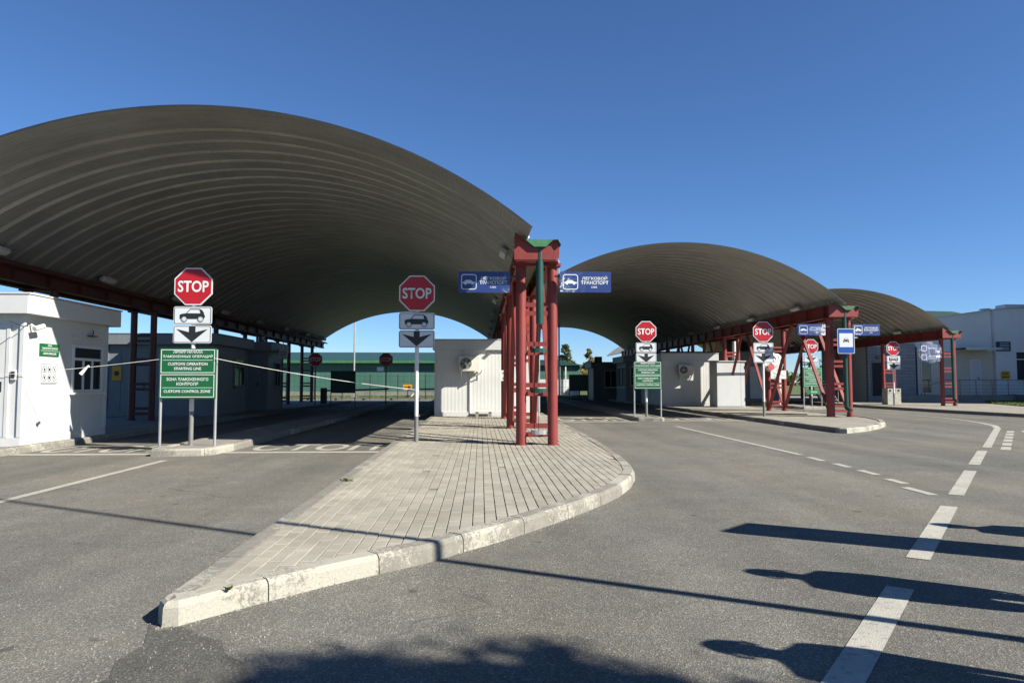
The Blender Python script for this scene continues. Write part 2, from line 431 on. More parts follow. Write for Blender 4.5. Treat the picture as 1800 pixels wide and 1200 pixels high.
# ------------------------------------------------------------------ mesh helpers
class MB:
    def __init__(s): s.v = []; s.f = []; s.mi = []; s.cur = 0
    def add(s, vs, fs):
        o = len(s.v); s.v += [tuple(p) for p in vs]
        s.f += [tuple(i + o for i in f) for f in fs]; s.mi += [s.cur] * len(fs)
        return s
    def box(s, x0, x1, y0, y1, z0, z1):
        return s.add([(x0, y0, z0), (x1, y0, z0), (x1, y1, z0), (x0, y1, z0), (x0, y0, z1), (x1, y0, z1), (x1, y1, z1), (x0, y1, z1)],
                     [(0, 3, 2, 1), (4, 5, 6, 7), (0, 1, 5, 4), (1, 2, 6, 5), (2, 3, 7, 6), (3, 0, 4, 7)])
    def cbox(s, x0, x1, y0, y1, z0, z1, c=0.01):
        """box with chamfered vertical and top edges, made of a beveled outline lofted up"""
        def ring(i, z):
            a = c + i
            return [(x0 + a, y0 + i, z), (x1 - a, y0 + i, z), (x1 - i, y0 + a, z), (x1 - i, y1 - a, z), (x1 - a, y1 - i, z), (x0 + a, y1 - i, z), (x0 + i, y1 - a, z), (x0 + i, y0 + a, z)]
        vs = ring(0, z0) + ring(0, z1 - c) + ring(c, z1)
        fs = [tuple(range(7, -1, -1)), tuple(range(16, 24))]
        for r in (0, 8):
            for k in range(8): fs.append((r + k, r + (k + 1) % 8, r + 8 + (k + 1) % 8, r + 8 + k))
        return s.add(vs, fs)
    def tube(s, p, q, r, n=12, r2=None, cap=True):
        p = Vector(p); q = Vector(q); r2 = r if r2 is None else r2
        d = (q - p).normalized()
        a = d.orthogonal().normalized(); b_ = d.cross(a)
        vs = []
        for c, rr in ((p, r), (q, r2)):
            for k in range(n):
                an = 2 * pi * k / n
                vs.append(c + a * (cos(an) * rr) + b_ * (sin(an) * rr))
        fs = [(k, (k + 1) % n, n + (k + 1) % n, n + k) for k in range(n)]
        if cap: fs += [tuple(range(n - 1, -1, -1)), tuple(range(n, 2 * n))]
        return s.add(vs, fs)
    def path(s, pts, r, n=6):
        for a, b in zip(pts, pts[1:]): s.tube(a, b, r, n)
        return s
    def beam(s, p, q, w_, h, up=(0, 0, 1)):
        p = Vector(p); q = Vector(q); d = (q - p).normalized(); u = Vector(up)
        x = d.cross(u).normalized(); z = x.cross(d).normalized()
        vs = [c + x * (sx * w_ / 2) + z * (sz * h / 2) for c in (p, q) for sx, sz in ((-1, -1), (1, -1), (1, 1), (-1, 1))]
        return s.add(vs, [(3, 2, 1, 0), (4, 5, 6, 7), (0, 1, 5, 4), (1, 2, 6, 5), (2, 3, 7, 6), (3, 0, 4, 7)])
    def prism(s, poly, y0, y1):
        """polygon in XZ extruded along Y, y0 is the front"""
        n = len(poly)
        vs = [(x, y0, z) for x, z in poly] + [(x, y1, z) for x, z in poly]
        return s.add(vs, [tuple(range(n)), tuple(range(2 * n - 1, n - 1, -1))] + [((k + 1) % n, k, n + k, n + (k + 1) % n) for k in range(n)])
    def slab(s, poly, z0, z1):
        n = len(poly)
        vs = [(x, y, z0) for x, y in poly] + [(x, y, z1) for x, y in poly]
        return s.add(vs, [tuple(range(n - 1, -1, -1)), tuple(range(n, 2 * n))] + [(k, (k + 1) % n, n + (k + 1) % n, n + k) for k in range(n)])
    def sheet(s, poly, z): return s.add([(x, y, z) for x, y in poly], [tuple(range(len(poly)))])
    def mesh(s, name, mats, smooth=False):
        me = bpy.data.meshes.new(name)
        me.from_pydata(s.v, [], s.f)
        for m in (mats if isinstance(mats, (list, tuple)) else [mats]): me.materials.append(MATS[m])
        if isinstance(mats, (list, tuple)): me.polygons.foreach_set('material_index', s.mi)
        if smooth: me.shade_smooth() if hasattr(me, 'shade_smooth') else None
        me.update()
        return me
    def build(s, name, mats, parent=None, loc=(0, 0, 0), rz=0, smooth=False):
        return link(name, s.mesh(name, mats, smooth), parent, loc, rz)
def link(name, me, parent=None, loc=(0, 0, 0), rz=0):
    o = bpy.data.objects.new(name, me)
    o.location = loc; o.rotation_euler = (0, 0, rz)
    o.parent = parent
    col.objects.link(o)
    return o
def tag(o, label=None, cat=None, group=None, kind=None):
    if label: o['label'] = label
    if cat: o['category'] = cat
    if group: o['group'] = group
    if kind: o['kind'] = kind
    return o
def thing(name, label, cat, loc=(0, 0, 0), rz=0, group=None):
    return tag(link(name, None, None, loc, rz), label, cat, group)
def copy_tree(o, parent=None):
    c = o.copy(); col.objects.link(c); c.parent = parent
    for ch in list(o.children): copy_tree(ch, c)
    return c
def smooth_sides(me, ang=40):
    me.shade_smooth()
    try: me.set_sharp_from_angle(angle=radians(ang))
    except Exception: pass
    return me
_txt = {}
def text_mesh(body, width, height, mat):
    key = (body, width, height, mat)
    if key in _txt: return _txt[key]
    cu = bpy.data.curves.new('t', 'FONT'); cu.body = body; cu.align_x = 'CENTER'; cu.align_y = 'CENTER'; cu.offset = 0.02; cu.resolution_u = 3
    ob = bpy.data.objects.new('t', cu); col.objects.link(ob)
    dg = bpy.context.evaluated_depsgraph_get()
    me = bpy.data.meshes.new_from_object(ob.evaluated_get(dg))
    bpy.data.objects.remove(ob); bpy.data.curves.remove(cu)
    xs = [v.co.x for v in me.vertices]; ys = [v.co.y for v in me.vertices]
    x0, x1, y0, y1 = min(xs), max(xs), min(ys), max(ys)
    sy = height / (y1 - y0); sx = width / (x1 - x0) if width else sy
    for v in me.vertices:
        x, y = v.co.x, v.co.y
        v.co = ((x - (x0 + x1) / 2) * sx, 0, (y - (y0 + y1) / 2) * sy)
    me.materials.clear(); me.materials.append(MATS[mat]); me.name = 'lettering'
    _txt[key] = me
    return me
def text(body, width, height, mat, parent, x, y, z): return link('lettering', text_mesh(body, width, height, mat), parent, (x, y, z))
def rrect(w_, h, r, n=4, cx=0, cz=0):
    pts = []
    for sx, sz, a0 in ((1, -1, -90), (1, 1, 0), (-1, 1, 90), (-1, -1, 180)):
        for k in range(n + 1):
            a = radians(a0 + 90 * k / n)
            pts.append((cx + sx * (w_ / 2 - r) + r * cos(a), cz + sz * (h / 2 - r) + r * sin(a)))
    return pts
def ring_frame(mb, w_, h, r, th, y0, y1, cx=0, cz=0):
    o = rrect(w_, h, r, 4, cx, cz); i = rrect(w_ - 2 * th, h - 2 * th, max(r - th, 0.002), 4, cx, cz); n = len(o)
    vs = [(x, y0, z) for x, z in o] + [(x, y0, z) for x, z in i] + [(x, y1, z) for x, z in o] + [(x, y1, z) for x, z in i]
    fs = []
    for k in range(n):
        j = (k + 1) % n
        fs += [(k, j, n + j, n + k), (j, k, 2 * n + k, 2 * n + j), (n + k, n + j, 3 * n + j, 3 * n + k)]
    return mb.add(vs, fs)
def disc(mb, cx, cz, r, y0, y1, n=20): return mb.prism([(cx + r * cos(2 * pi * k / n), cz + r * sin(2 * pi * k / n)) for k in range(n)], y0, y1)

# ------------------------------------------------------------------ ground
GROUND = MB().sheet([(-600, -60), (600, -60), (600, 1200), (-600, 1200)], 0.0).build('ground', 'turf'); tag(GROUND, kind='structure')
road = MB().sheet([(-12.4, -30), (60, -30), (60, 53.5), (-12.4, 53.5)], 0.006).build('road', 'asphalt'); tag(road, kind='structure')
pt = [(-1.75, 3.93), (-1.66, 3.80), (-1.55, 3.87), (-1.42, 3.74), (-1.28, 3.66), (-1.2, 3.48), (-1.07, 3.36), (-0.98, 3.18), (-0.86, 3.02), (-0.7, 2.75), (-1.1, 2.5), (-1.5, 2.62), (-1.66, 3.0), (-1.6, 3.22), (-1.67, 3.42), (-1.63, 3.6)]
tag(MB().sheet(pt, 0.009).build('road_patch', 'asphalt_patch'), kind='structure')
K = 0.136

# markings -----------------------------------------------------------
ZM = 0.0105
def strip(p, q, wd, name='road_marking'):
    p = Vector((p[0], p[1])); q = Vector((q[0], q[1])); d = (q - p).normalized(); nrm = Vector((-d.y, d.x)) * wd / 2
    o = MB().sheet([tuple(p - nrm), tuple(q - nrm), tuple(q + nrm), tuple(p + nrm)], ZM).build(name, 'road_marking'); tag(o, kind='structure'); return o
def polymark(pts, name='road_marking'):
    o = MB().sheet(pts, ZM).build(name, 'road_marking'); tag(o, kind='structure'); return o
A0 = Vector((1.555, 3.05)); AD = (Vector((9.95, 13.72)) - A0).normalized()
def along(s): return A0 + AD * s
ln = (Vector((9.95, 13.72)) - A0).length
for s0, s1 in ((-1.2, 1.70), (2.60, 5.28), (6.20, 8.92), (9.86, 12.62)):
    strip(along(s0), along(s1), 0.155)
# solid curved end that swings back into the lane line
outer = [(9.92, 13.62), (12.86, 17.36), (14.35, 19.25), (15.15, 20.45), (15.75, 21.8), (16.25, 23.2), (16.7, 25.0), (16.85, 27), (16.8, 29), (16.6, 33)]
wds = [0.15, 0.15, 0.16, 0.17, 0.15, 0.13, 0.12, 0.12, 0.12, 0.12]
lf = []; rt = []
for i, p in enumerate(outer):
    a = Vector(outer[max(i - 1, 0)]); b = Vector(outer[min(i + 1, len(outer) - 1)]); d = (b - a).normalized(); n_ = Vector((-d.y, d.x)) * wds[i] / 2
    lf.append(tuple(Vector(p) + n_)); rt.append(tuple(Vector(p) - n_))
mb = MB(); k = len(outer)
mb.add([(x, y, ZM) for x, y in rt + lf], [(i, i + 1, k + i + 1, k + i) for i in range(k - 1)])
tag(mb.build('road_marking', 'road_marking'), kind='structure')
for i in range(6):
    b0 = 0.92 * i * 1.235
    p = Vector((9.92, 13.12)) + AD * b0
    strip(p, p + AD * 0.80, 0.16)
strip((14.35, 18.3), (13.2, 16.6), 0.12)
strip((5.69, 20.6), (5.64, 12.38), 0.11)
for y1, y0, x in ((12.0, 11.42, 5.57), (11.05, 10.55, 5.54), (10.2, 9.68, 5.48), (9.27, 8.82, 5.35), (8.52, 7.92, 5.13)):
    polymark([(x - 0.06, y0), (x + 0.06, y0), (x + 0.09, y1), (x - 0.03, y1)])
strip((-5.12, 7.0), (-5.16, 11.95), 0.12)
strip((-8.22, 13.0), (-5.80, 13.0), 0.26)
strip((-4.64, 13.25), (-1.80, 13.25), 0.26)
strip((2.42, 23.05), (5.1, 23.05), 0.30)
strip((6.15, 23.55), (8.95, 23.55), 0.30)
# painted STOP word, letters seen upright by the driver
def road_word(xc, y0, wd, hgt):
    me = text_mesh('СТОП', wd, hgt, 'road_marking')
    me2 = me.copy()
    for v in me2.vertices: v.co = (v.co.x, v.co.z, 0)
    o = link('road_lettering', me2, None, (xc, y0 + hgt / 2, ZM)); tag(o, kind='structure')
road_word(-7.1, 13.35, 2.1, 1.35); road_word(-3.2, 13.6, 2.4, 1.35); road_word(3.8, 23.5, 2.3, 2.3); road_word(7.5, 24.0, 2.3, 2.3)

# ------------------------------------------------------------------ kerbed islands
def resample(pts, step):
    out = []; 
    for a, b in zip(pts, pts[1:]):
        a = Vector(a); b = Vector(b); n = max(1, int(math.ceil((b - a).length / step)))
        for k in range(n): out.append(a + (b - a) * (k / n))
    out.append(Vector(pts[-1])); return out
def offset(pts, d, closed=False):
    out = []; n = len(pts)
    for i in range(n):
        p = Vector(pts[i])
        a = Vector(pts[i - 1]) if (i > 0 or closed) else None
        b = Vector(pts[(i + 1) % n]) if (i < n - 1 or closed) else None
        ns = []
        if a is not None: t_ = (p - a).normalized(); ns.append(Vector((-t_.y, t_.x)))
        if b is not None: t_ = (b - p).normalized(); ns.append(Vector((-t_.y, t_.x)))
        if len(ns) == 2:
            m = (ns[0] + ns[1]); m.normalize(); kk = max(m.dot(ns[0]), 0.45); m = m / kk
        else: m = ns[0]
        out.append(p + m * d)
    return out
def island(name, outline, paint, top_mat, stone=1.0, label=None, top=None, kw=0.15):
    """outline: open polyline counter-clockwise (interior on its left), closed by its last-first edge"""
    root = link(name, None); tag(root, kind='structure')
    inner = offset(outline, kw - 0.012)
    tp = top if top is not None else K - 0.018
    MB().slab([tuple(p) for p in inner], -0.02, tp).build('surface', top_mat, root)
    pts = resample(outline, 0.28)
    ins = {}
    prof = [(0.0, -0.03), (0.006, K * 0.75), (0.014, K - 0.016), (0.032, K - 0.002), (kw, K), (kw, -0.02)]
    offs = [offset(pts, a) for a, _ in prof]
    s = [0.0]
    for a, b in zip(pts, pts[1:]): s.append(s[-1] + (b - a).length)
    total = s[-1]; nst = max(1, int(round(total / stone))); L_ = total / nst
    def at(arr, q):
        q = min(max(q, 0), total)
        for i in range(len(s) - 1):
            if q <= s[i + 1] + 1e-9:
                f = (q - s[i]) / max(s[i + 1] - s[i], 1e-9); return arr[i] + (arr[i + 1] - arr[i]) * f
        return arr[-1]
    r = random.Random(len(outline) * 7 + int(total * 10))
    for j in range(nst):
        a = j * L_ + 0.004; b = (j + 1) * L_ - 0.004
        qs = [a] + [x for x in s if a + 0.03 < x < b - 0.03] + [b]
        if pts[0].y > 0 and (b - a) > 0.3 and len(qs) > 2:
            # drop samples on straight runs
            keep = [qs[0]]
            for u in qs[1:-1]:
                p0 = at(pts, u - 0.05); p1 = at(pts, u); p2 = at(pts, u + 0.05)
                if abs((p1 - p0).normalized().cross((p2 - p1).normalized())) > 0.01: keep.append(u)
            qs = keep + [b]
        dz = r.uniform(-0.005, 0.005)
        vs = []; fs = []; m = len(prof)
        for q in qs:
            for (_, z), arr in zip(prof, offs):
                p = at(arr, q); vs.append((p.x, p.y, z + (dz if z > 0 else 0)))
        for i in range(len(qs) - 1):
            for k in range(m):
                k2 = (k + 1) % m
                fs.append((i * m + k, i * m + k2, (i + 1) * m + k2, (i + 1) * m + k))
        fs.append(tuple(range(m))); fs.append(tuple(len(vs) - m + k for k in range(m - 1, -1, -1)))
        mid = at(pts, (a + b) / 2)
        MB().add(vs, [f[::-1] for f in fs]).build('kerb_stone', paint(mid, r), root)
    return root, [tuple(p) for p in offset(outline, kw + 0.004)]

B_OUT = [(-1.72, 46.5), (-1.72, 3.95), (-1.66, 3.865), (-1.58, 3.88), (-1.31, 4.2), (-0.98, 4.56), (-0.65, 4.88), (-0.37, 5.13), (-0.14, 5.42), (0.16, 5.78), (0.45, 6.17), (0.76, 6.62), (1.04, 7.06), (1.32, 7.52), (1.56, 7.98), (1.82, 8.62), (2.02, 9.3), (2.12, 10.0), (2.2, 10.9), (2.27, 12.2), (2.32, 14.0), (2.36, 16.4), (2.36, 46.5)]
def paintB(p, r):
    if p.y < 4.75: return 'kerb_white' if p.x > -1.7 else 'kerb_flaked'
    if 8.0 < p.y < 10.0 and p.x > 0: return 'kerb_white'
    if p.x > -1 and p.y < 10: return 'kerb_flaked'
    return 'kerb_bare' if r.random() < 0.6 else 'kerb_flaked'
islB, innerB = island('paved_island', B_OUT, paintB, 'joint_sand', top=0.122, stone=0.8)
A_OUT = [(-5.75, 44.5), (-5.75, 12.75), (-5.68, 12.6), (-4.85, 12.68), (-4.7, 12.85), (-4.62, 13.6), (-4.62, 44.5)]
def paint_end(y):
    return lambda p, r: 'kerb_white' if p.y < y else ('kerb_bare' if r.random() < 0.75 else 'kerb_flaked')
island('concrete_island', A_OUT, paint_end(13.4), 'concrete')
island('concrete_island', [(5.13, 58), (5.13, 23.5), (5.2, 23.3), (5.95, 23.15), (6.06, 23.3), (6.06, 58)], lambda p, r: 'kerb_white' if p.y < 24 and p.x > 5.4 else 'kerb_bare', 'concrete')
island('booth_island', [(-12.3, 46.0), (-12.3, 12.6), (-8.4, 12.6), (-8.25, 12.8), (-8.25, 46.0)], lambda p, r: 'kerb_flaked' if p.y < 15 else 'kerb_bare', 'concrete')
island('paved_island', [(8.85, 58), (9.0, 19.0), (9.02, 17.62), (9.16, 17.5), (10.1, 18.25), (11.0, 19.25), (11.75, 20.25), (12.4, 21.5), (12.85, 23.0), (13.05, 24.6), (13.1, 27), (13.1, 58)],
       lambda p, r: 'kerb_white' if (p.y < 22.3 and p.x > 9.1) else ('kerb_bare' if r.random() < 0.6 else 'kerb_flaked'), 'paver_field')
island('concrete_island', [(15.2, 66), (15.2, 33.5), (15.35, 33.25), (16.55, 33.3), (16.7, 33.6), (16.7, 66)], paint_end(34), 'concrete')
island('pavement', [(19.5, 60), (19.4, 36), (19.5, 29), (19.95, 24.0), (21.0, 18.0), (26, 17.0), (60, 16)], lambda p, r: 'kerb_bare', 'paver_field') if False else None
PAV = [(19.35, 60), (19.35, 33), (19.45, 29), (19.9, 25.2), (21.2, 21.2), (24.0, 18.5), (30, 17.0), (58, 16.0), (58, 60)]
island('pavement', PAV, lambda p, r: 'kerb_bare', 'paver_field')

# bricks of the near island, each clipped to the kerb line --------------
def clip(poly, conv):
    out = poly
    n = len(conv)
    for i in range(n):
        a = conv[i]; b = conv[(i + 1) % n]; src = out; out = []
        if not src: return []
        def side(p): return (b[0] - a[0]) * (p[1] - a[1]) - (b[1] - a[1]) * (p[0] - a[0])
        for j in range(len(src)):
            p = src[j]; q = src[(j + 1) % len(src)]; sp = side(p); sq = side(q)
            if sp >= 0: out.append(p)
            if (sp >= 0) != (sq >= 0):
                f = sp / (sp - sq); out.append((p[0] + (q[0] - p[0]) * f, p[1] + (q[1] - p[1]) * f))
    return out
def area(p): return 0.5 * sum(p[i][0] * p[(i + 1) % len(p)][1] - p[(i + 1) % len(p)][0] * p[i][1] for i in range(len(p)))
def brick_geo(mb, poly, zt, z0=0.09):
    n = len(poly); cx = sum(p[0] for p in poly) / n; cy = sum(p[1] for p in poly) / n
    ins = []
    for p in poly:
        d = hypot(p[0] - cx, p[1] - cy); f = max(0.0, (d - 0.006) / max(d, 1e-6)); ins.append((cx + (p[0] - cx) * f, cy + (p[1] - cy) * f))
    vs = [(x, y, z0) for x, y in poly] + [(x, y, zt - 0.004) for x, y in poly] + [(x, y, zt) for x, y in ins]
    fs = [tuple(range(2 * n, 3 * n))]
    for r_ in (0, n):
        for k in range(n): fs.append((r_ + k, r_ + (k + 1) % n, r_ + n + (k + 1) % n, r_ + n + k))
    mb.add(vs, fs)
BW, BL = 0.1, 0.2
mb = MB(); brick_geo(mb, [(-BW / 2 + 0.0035, -BL / 2 + 0.002), (BW / 2 - 0.0035, -BL / 2 + 0.002), (BW / 2 - 0.0035, BL / 2 - 0.002), (-BW / 2 + 0.0035, BL / 2 - 0.002)], 0.0, -0.04)
CLIPB = [(-1.565, 24.4), (-1.565, 4.02)] + [tuple(p) for p in offset([(-1.75, 3.7)] + B_OUT[3:], 0.155)][2:-1] + [(2.2, 24.4)]
def hull(pts):
    pts = sorted(set(pts)); out = []
    for seq in (pts, pts[::-1]):
        h = []
        for p in seq:
            while len(h) > 1 and (h[-1][0] - h[-2][0]) * (p[1] - h[-2][1]) - (h[-1][1] - h[-2][1]) * (p[0] - h[-2][0]) <= 0: h.pop()
            h.append(p)
        out += h[:-1]
    return out
CLIPB = hull([(round(a, 4), round(b, 4)) for a, b in CLIPB])
full_brick = mb.mesh('paving_brick', 'paver')
cells = []
for i in range(0, 44):
    x = -1.565 + BW / 2 + i * BW
    y = 3.9 + (BL / 2 if i % 2 else 0)
    while y < 24.4:
        yj = y
        # rows lean a little to the left further up, as laid
        rect = [(x - BW / 2 + 0.0035, yj + 0.002), (x + BW / 2 - 0.0035, yj + 0.002), (x + BW / 2 - 0.0035, yj + BL - 0.002), (x - BW / 2 + 0.0035, yj + BL - 0.002)]
        c = clip(rect, CLIPB)
        if len(c) >= 3 and area(c) > 0.0012: cells.append((y + 0.0, x, rect, c))
        y += BL
cells.sort(key=lambda c: c[0] + abs(c[1]) * 0.15)
rest = MB(); tones = []
for idx, (y, x, rect, c) in enumerate(cells):
    sink = 0.012 if (rnd.random() < 0.003) else 0
    zt = K - 0.004 + rnd.uniform(-0.0025, 0.0025) - sink
    if idx < 300:
        if abs(area(c) - area(rect)) < 1e-6:
            o = link('paving_brick', full_brick, islB, (x, y + BL / 2, zt))
            o.rotation_euler = (rnd.uniform(-.008, .008), rnd.uniform(-.012, .012), rnd.uniform(-.01, .01))
        else:
            m1 = MB(); brick_geo(m1, c, zt); m1.build('paving_brick', 'paver', islB)
    else:
        nf = len(rest.f); brick_geo(rest, c, zt); tones += [rnd.random()] * (len(rest.f) - nf)
ro = rest.build('paving_bricks', 'paver', islB); tag(ro, kind='stuff')
at_ = ro.data.attributes.new('tone', 'FLOAT', 'FACE'); at_.data.foreach_set('value', tones)
MB().slab([(-1.57, 24.42), (2.2, 24.42), (2.2, 46.4), (-1.57, 46.4)], 0.1, K - 0.004).build('rear_surface', 'concrete', islB)
# weeds in the joints
def tuft(x, y, z, r, n, label, blade=0.07):
    m1 = MB(); rr = random.Random(int(x * 100 + y * 37))
    for _ in range(n):
        a = rr.uniform(0, 2 * pi); l = blade * rr.uniform(0.5, 1.2); bx = x + rr.gauss(0, r); by = y + rr.gauss(0, r)
        dx, dy = cos(a) * l * 0.8, sin(a) * l * 0.8; px, py = -sin(a) * 0.004, cos(a) * 0.004
        m1.add([(bx - px, by - py, z), (bx + px, by + py, z), (bx + dx * .6 + px, by + dy * .6 + py, z + l * .6), (bx + dx, by + dy, z + l * .55)], [(0, 1, 2), (0, 2, 3)])
    return tag(m1.build('weed', 'grass_blade'), label, 'weed')
tuft(-1.56, 8.45, K - 0.006, 0.025, 34, 'small green weed growing beside the straight kerb of the paved island', 0.055)
tuft(-1.40, 4.09, K - 0.006, 0.006, 30, 'thin line of moss and grass in the paving joints at the pointed island tip', 0.03)
# loose chips of stone on the asphalt
mb = MB()
KP = resample(B_OUT[1:18], 0.05); KO = offset(KP, -0.03)
for _ in range(1100):
    if rnd.random() < 0.55:
        q = KO[rnd.randrange(len(KO))]; x, y = q.x + rnd.gauss(0, 0.03), q.y + rnd.gauss(0, 0.03)
    elif rnd.random() < 0.35: x, y = rnd.gauss(-1.5, 0.35), rnd.gauss(3.6, 0.2)
    else: x, y = rnd.uniform(-3, 4), rnd.uniform(2.9, 8)
    if clip([(x - .01, y - .01), (x + .01, y - .01), (x, y + .01)], [tuple(p) for p in B_OUT]): continue
    r_ = rnd.uniform(0.003, 0.009); a = rnd.uniform(0, 6)
    mb.add([(x + r_ * cos(a + k * 2.1), y + r_ * sin(a + k * 2.1), 0.004) for k in range(3)] + [(x, y, 0.006 + r_ * 1.2)], [(0, 1, 3), (1, 2, 3), (2, 0, 3)])
tag(mb.build('stone_chips', 'concrete'), 'loose stone chips scattered on the asphalt round the paved island', 'gravel', kind='stuff')

# ------------------------------------------------------------------ arched roofs
def arch(xc, half, z0, rise):
    R = (half * half + rise * rise) / (2 * rise); return R, z0 + rise - R, math.asin(half / R)
def arched_roof(xc, half, y0, y1, label, z0=3.87, rise=2.0):
    root = thing('arched_roof', label, 'roof', (xc, y0, 0), group='arched canopy roofs')
    R, zc, amax = arch(xc, half, z0, rise)
    pitch = 0.6; n = int(round((y1 - y0) / pitch)); ns = 56
    prof = [(0.0, 0.0), (0.44, 0.0), (0.485, 0.08), (0.535, 0.08), (0.6, 0.0)]
    def panel(prof):
        vs = []; fs = []; uv = []
        m = len(prof); th = 0.012
        for lay in (0, 1):
            for i in range(ns + 1):
                a = -amax + 2 * amax * i / ns
                for (y, d) in prof:
                    r_ = R + d + lay * th
                    vs.append((sin(a) * r_, y, zc + cos(a) * r_)); uv.append((a * R, y))
        o2 = (ns + 1) * m
        for i in range(ns):
            for k in range(m - 1):
                a, b, c, d = i * m + k, i * m + k + 1, (i + 1) * m + k + 1, (i + 1) * m + k
                fs.append((a, b, c, d)); fs.append((o2 + d, o2 + c, o2 + b, o2 + a))
            fs.append((i * m, (i + 1) * m, o2 + (i + 1) * m, o2 + i * m))
            e = m - 1
            fs.append((i * m + e, o2 + i * m + e, o2 + (i + 1) * m + e, (i + 1) * m + e))
        for k in range(m - 1):
            fs.append((k, o2 + k, o2 + k + 1, k + 1)); q = ns * m
            fs.append((q + k, q + k + 1, o2 + q + k + 1, o2 + q + k))
        me = bpy.data.meshes.new('roof_panel'); me.from_pydata(vs, [], fs); me.materials.append(MATS['galvanised_sheet'])
        ul = me.uv_layers.new(name='arc')
        for lp in me.loops: ul.data[lp.index].uv = uv[lp.vertex_index]
        me.update(); return smooth_sides(me, 20)
    me = panel(prof)
    for j in range(n): link('roof_panel', me, root, (0, j * pitch, 0))
    # flat edge lip in front
    lip = panel([(-0.5, 0.03), (0.0, 0.0)])
    link('edge_sheet', lip, root, (0, 0, 0))
    vs = []; fs = []
    for i in range(ns + 1):
        a = -amax + 2 * amax * i / ns
        for y, r_ in ((-0.515, R + 0.015), (-0.515, R + 0.052), (-0.49, R + 0.052), (-0.49, R + 0.044)): vs.append((sin(a) * r_, y, zc + cos(a) * r_))
    for i in range(ns):
        for k in range(4): fs.append((i * 4 + k, i * 4 + (k + 1) % 4, (i + 1) * 4 + (k + 1) % 4, (i + 1) * 4 + k))
    MB().add(vs, fs).build('edge_trim', 'black_steel', root)
    return root
arched_roof(-4.78, 5.62, 12.4, 46.6, 'wide arched sheet-metal canopy over the lanes with the booth row')
arched_roof(6.7, 5.45, 23.6, 59.0, 'arched sheet-metal canopy between the blue-signed red steel frames')
arched_roof(17.9, 5.35, 34.7, 70.1, 'arched sheet-metal canopy beside the grey building')

# ------------------------------------------------------------------ column frames, beams, gutters
def rung_mb(x0, x1):
    m = MB()
    for zz in (0.065, -0.095):
        m.box(x0, x1, -0.055, -0.045, zz, zz + 0.085)
        m.box(x0, x1, -0.045, 0.05, zz + 0.075, zz + 0.085)
    return m
_rung = {}
def column_frame(xl, xr, y, rl, rr, label, back=True, front=True, group=None, span=5.2, pmat='red_paint'):
    root = thing('column_frame', label, 'column', ((xl + xr) / 2, y, K - 0.012), group=group)
    hx = (xr - xl) / 2; H = 3.36
    for sx, r_ in ((-1, rl), (1, rr)):
        me = MB().tube((0, 0, 0), (0, 0, H), r_, 20).tube((0, 0, 0), (0, 0, 0.02), r_ * 1.35, 20).mesh('column', pmat); smooth_sides(me)
        link('column', me, root, (sx * hx, 0, 0))
    for z in (0.25, 1.0, 1.76, 2.49):
        rung_mb(-hx + rl * 0.6, hx - rr * 0.6).build('rung', pmat, root, (0, 0, z))
    MB().box(-hx - 0.15, hx + 0.15, -0.13, 0.13, H - 0.045, H + 0.005).build('cap_plate', pmat, root)
    for sx, r_ in ((-1, rl), (1, rr)):
        for on, sg in ((back, 1), (front, -1)):
            if not on: continue
            MB().beam((sx * hx, sg * 0.06, 0.12), (sx * hx, sg * (span / 2 - 0.12), H - 0.02), 0.1, 0.08).build('brace', pmat, root)
    return root
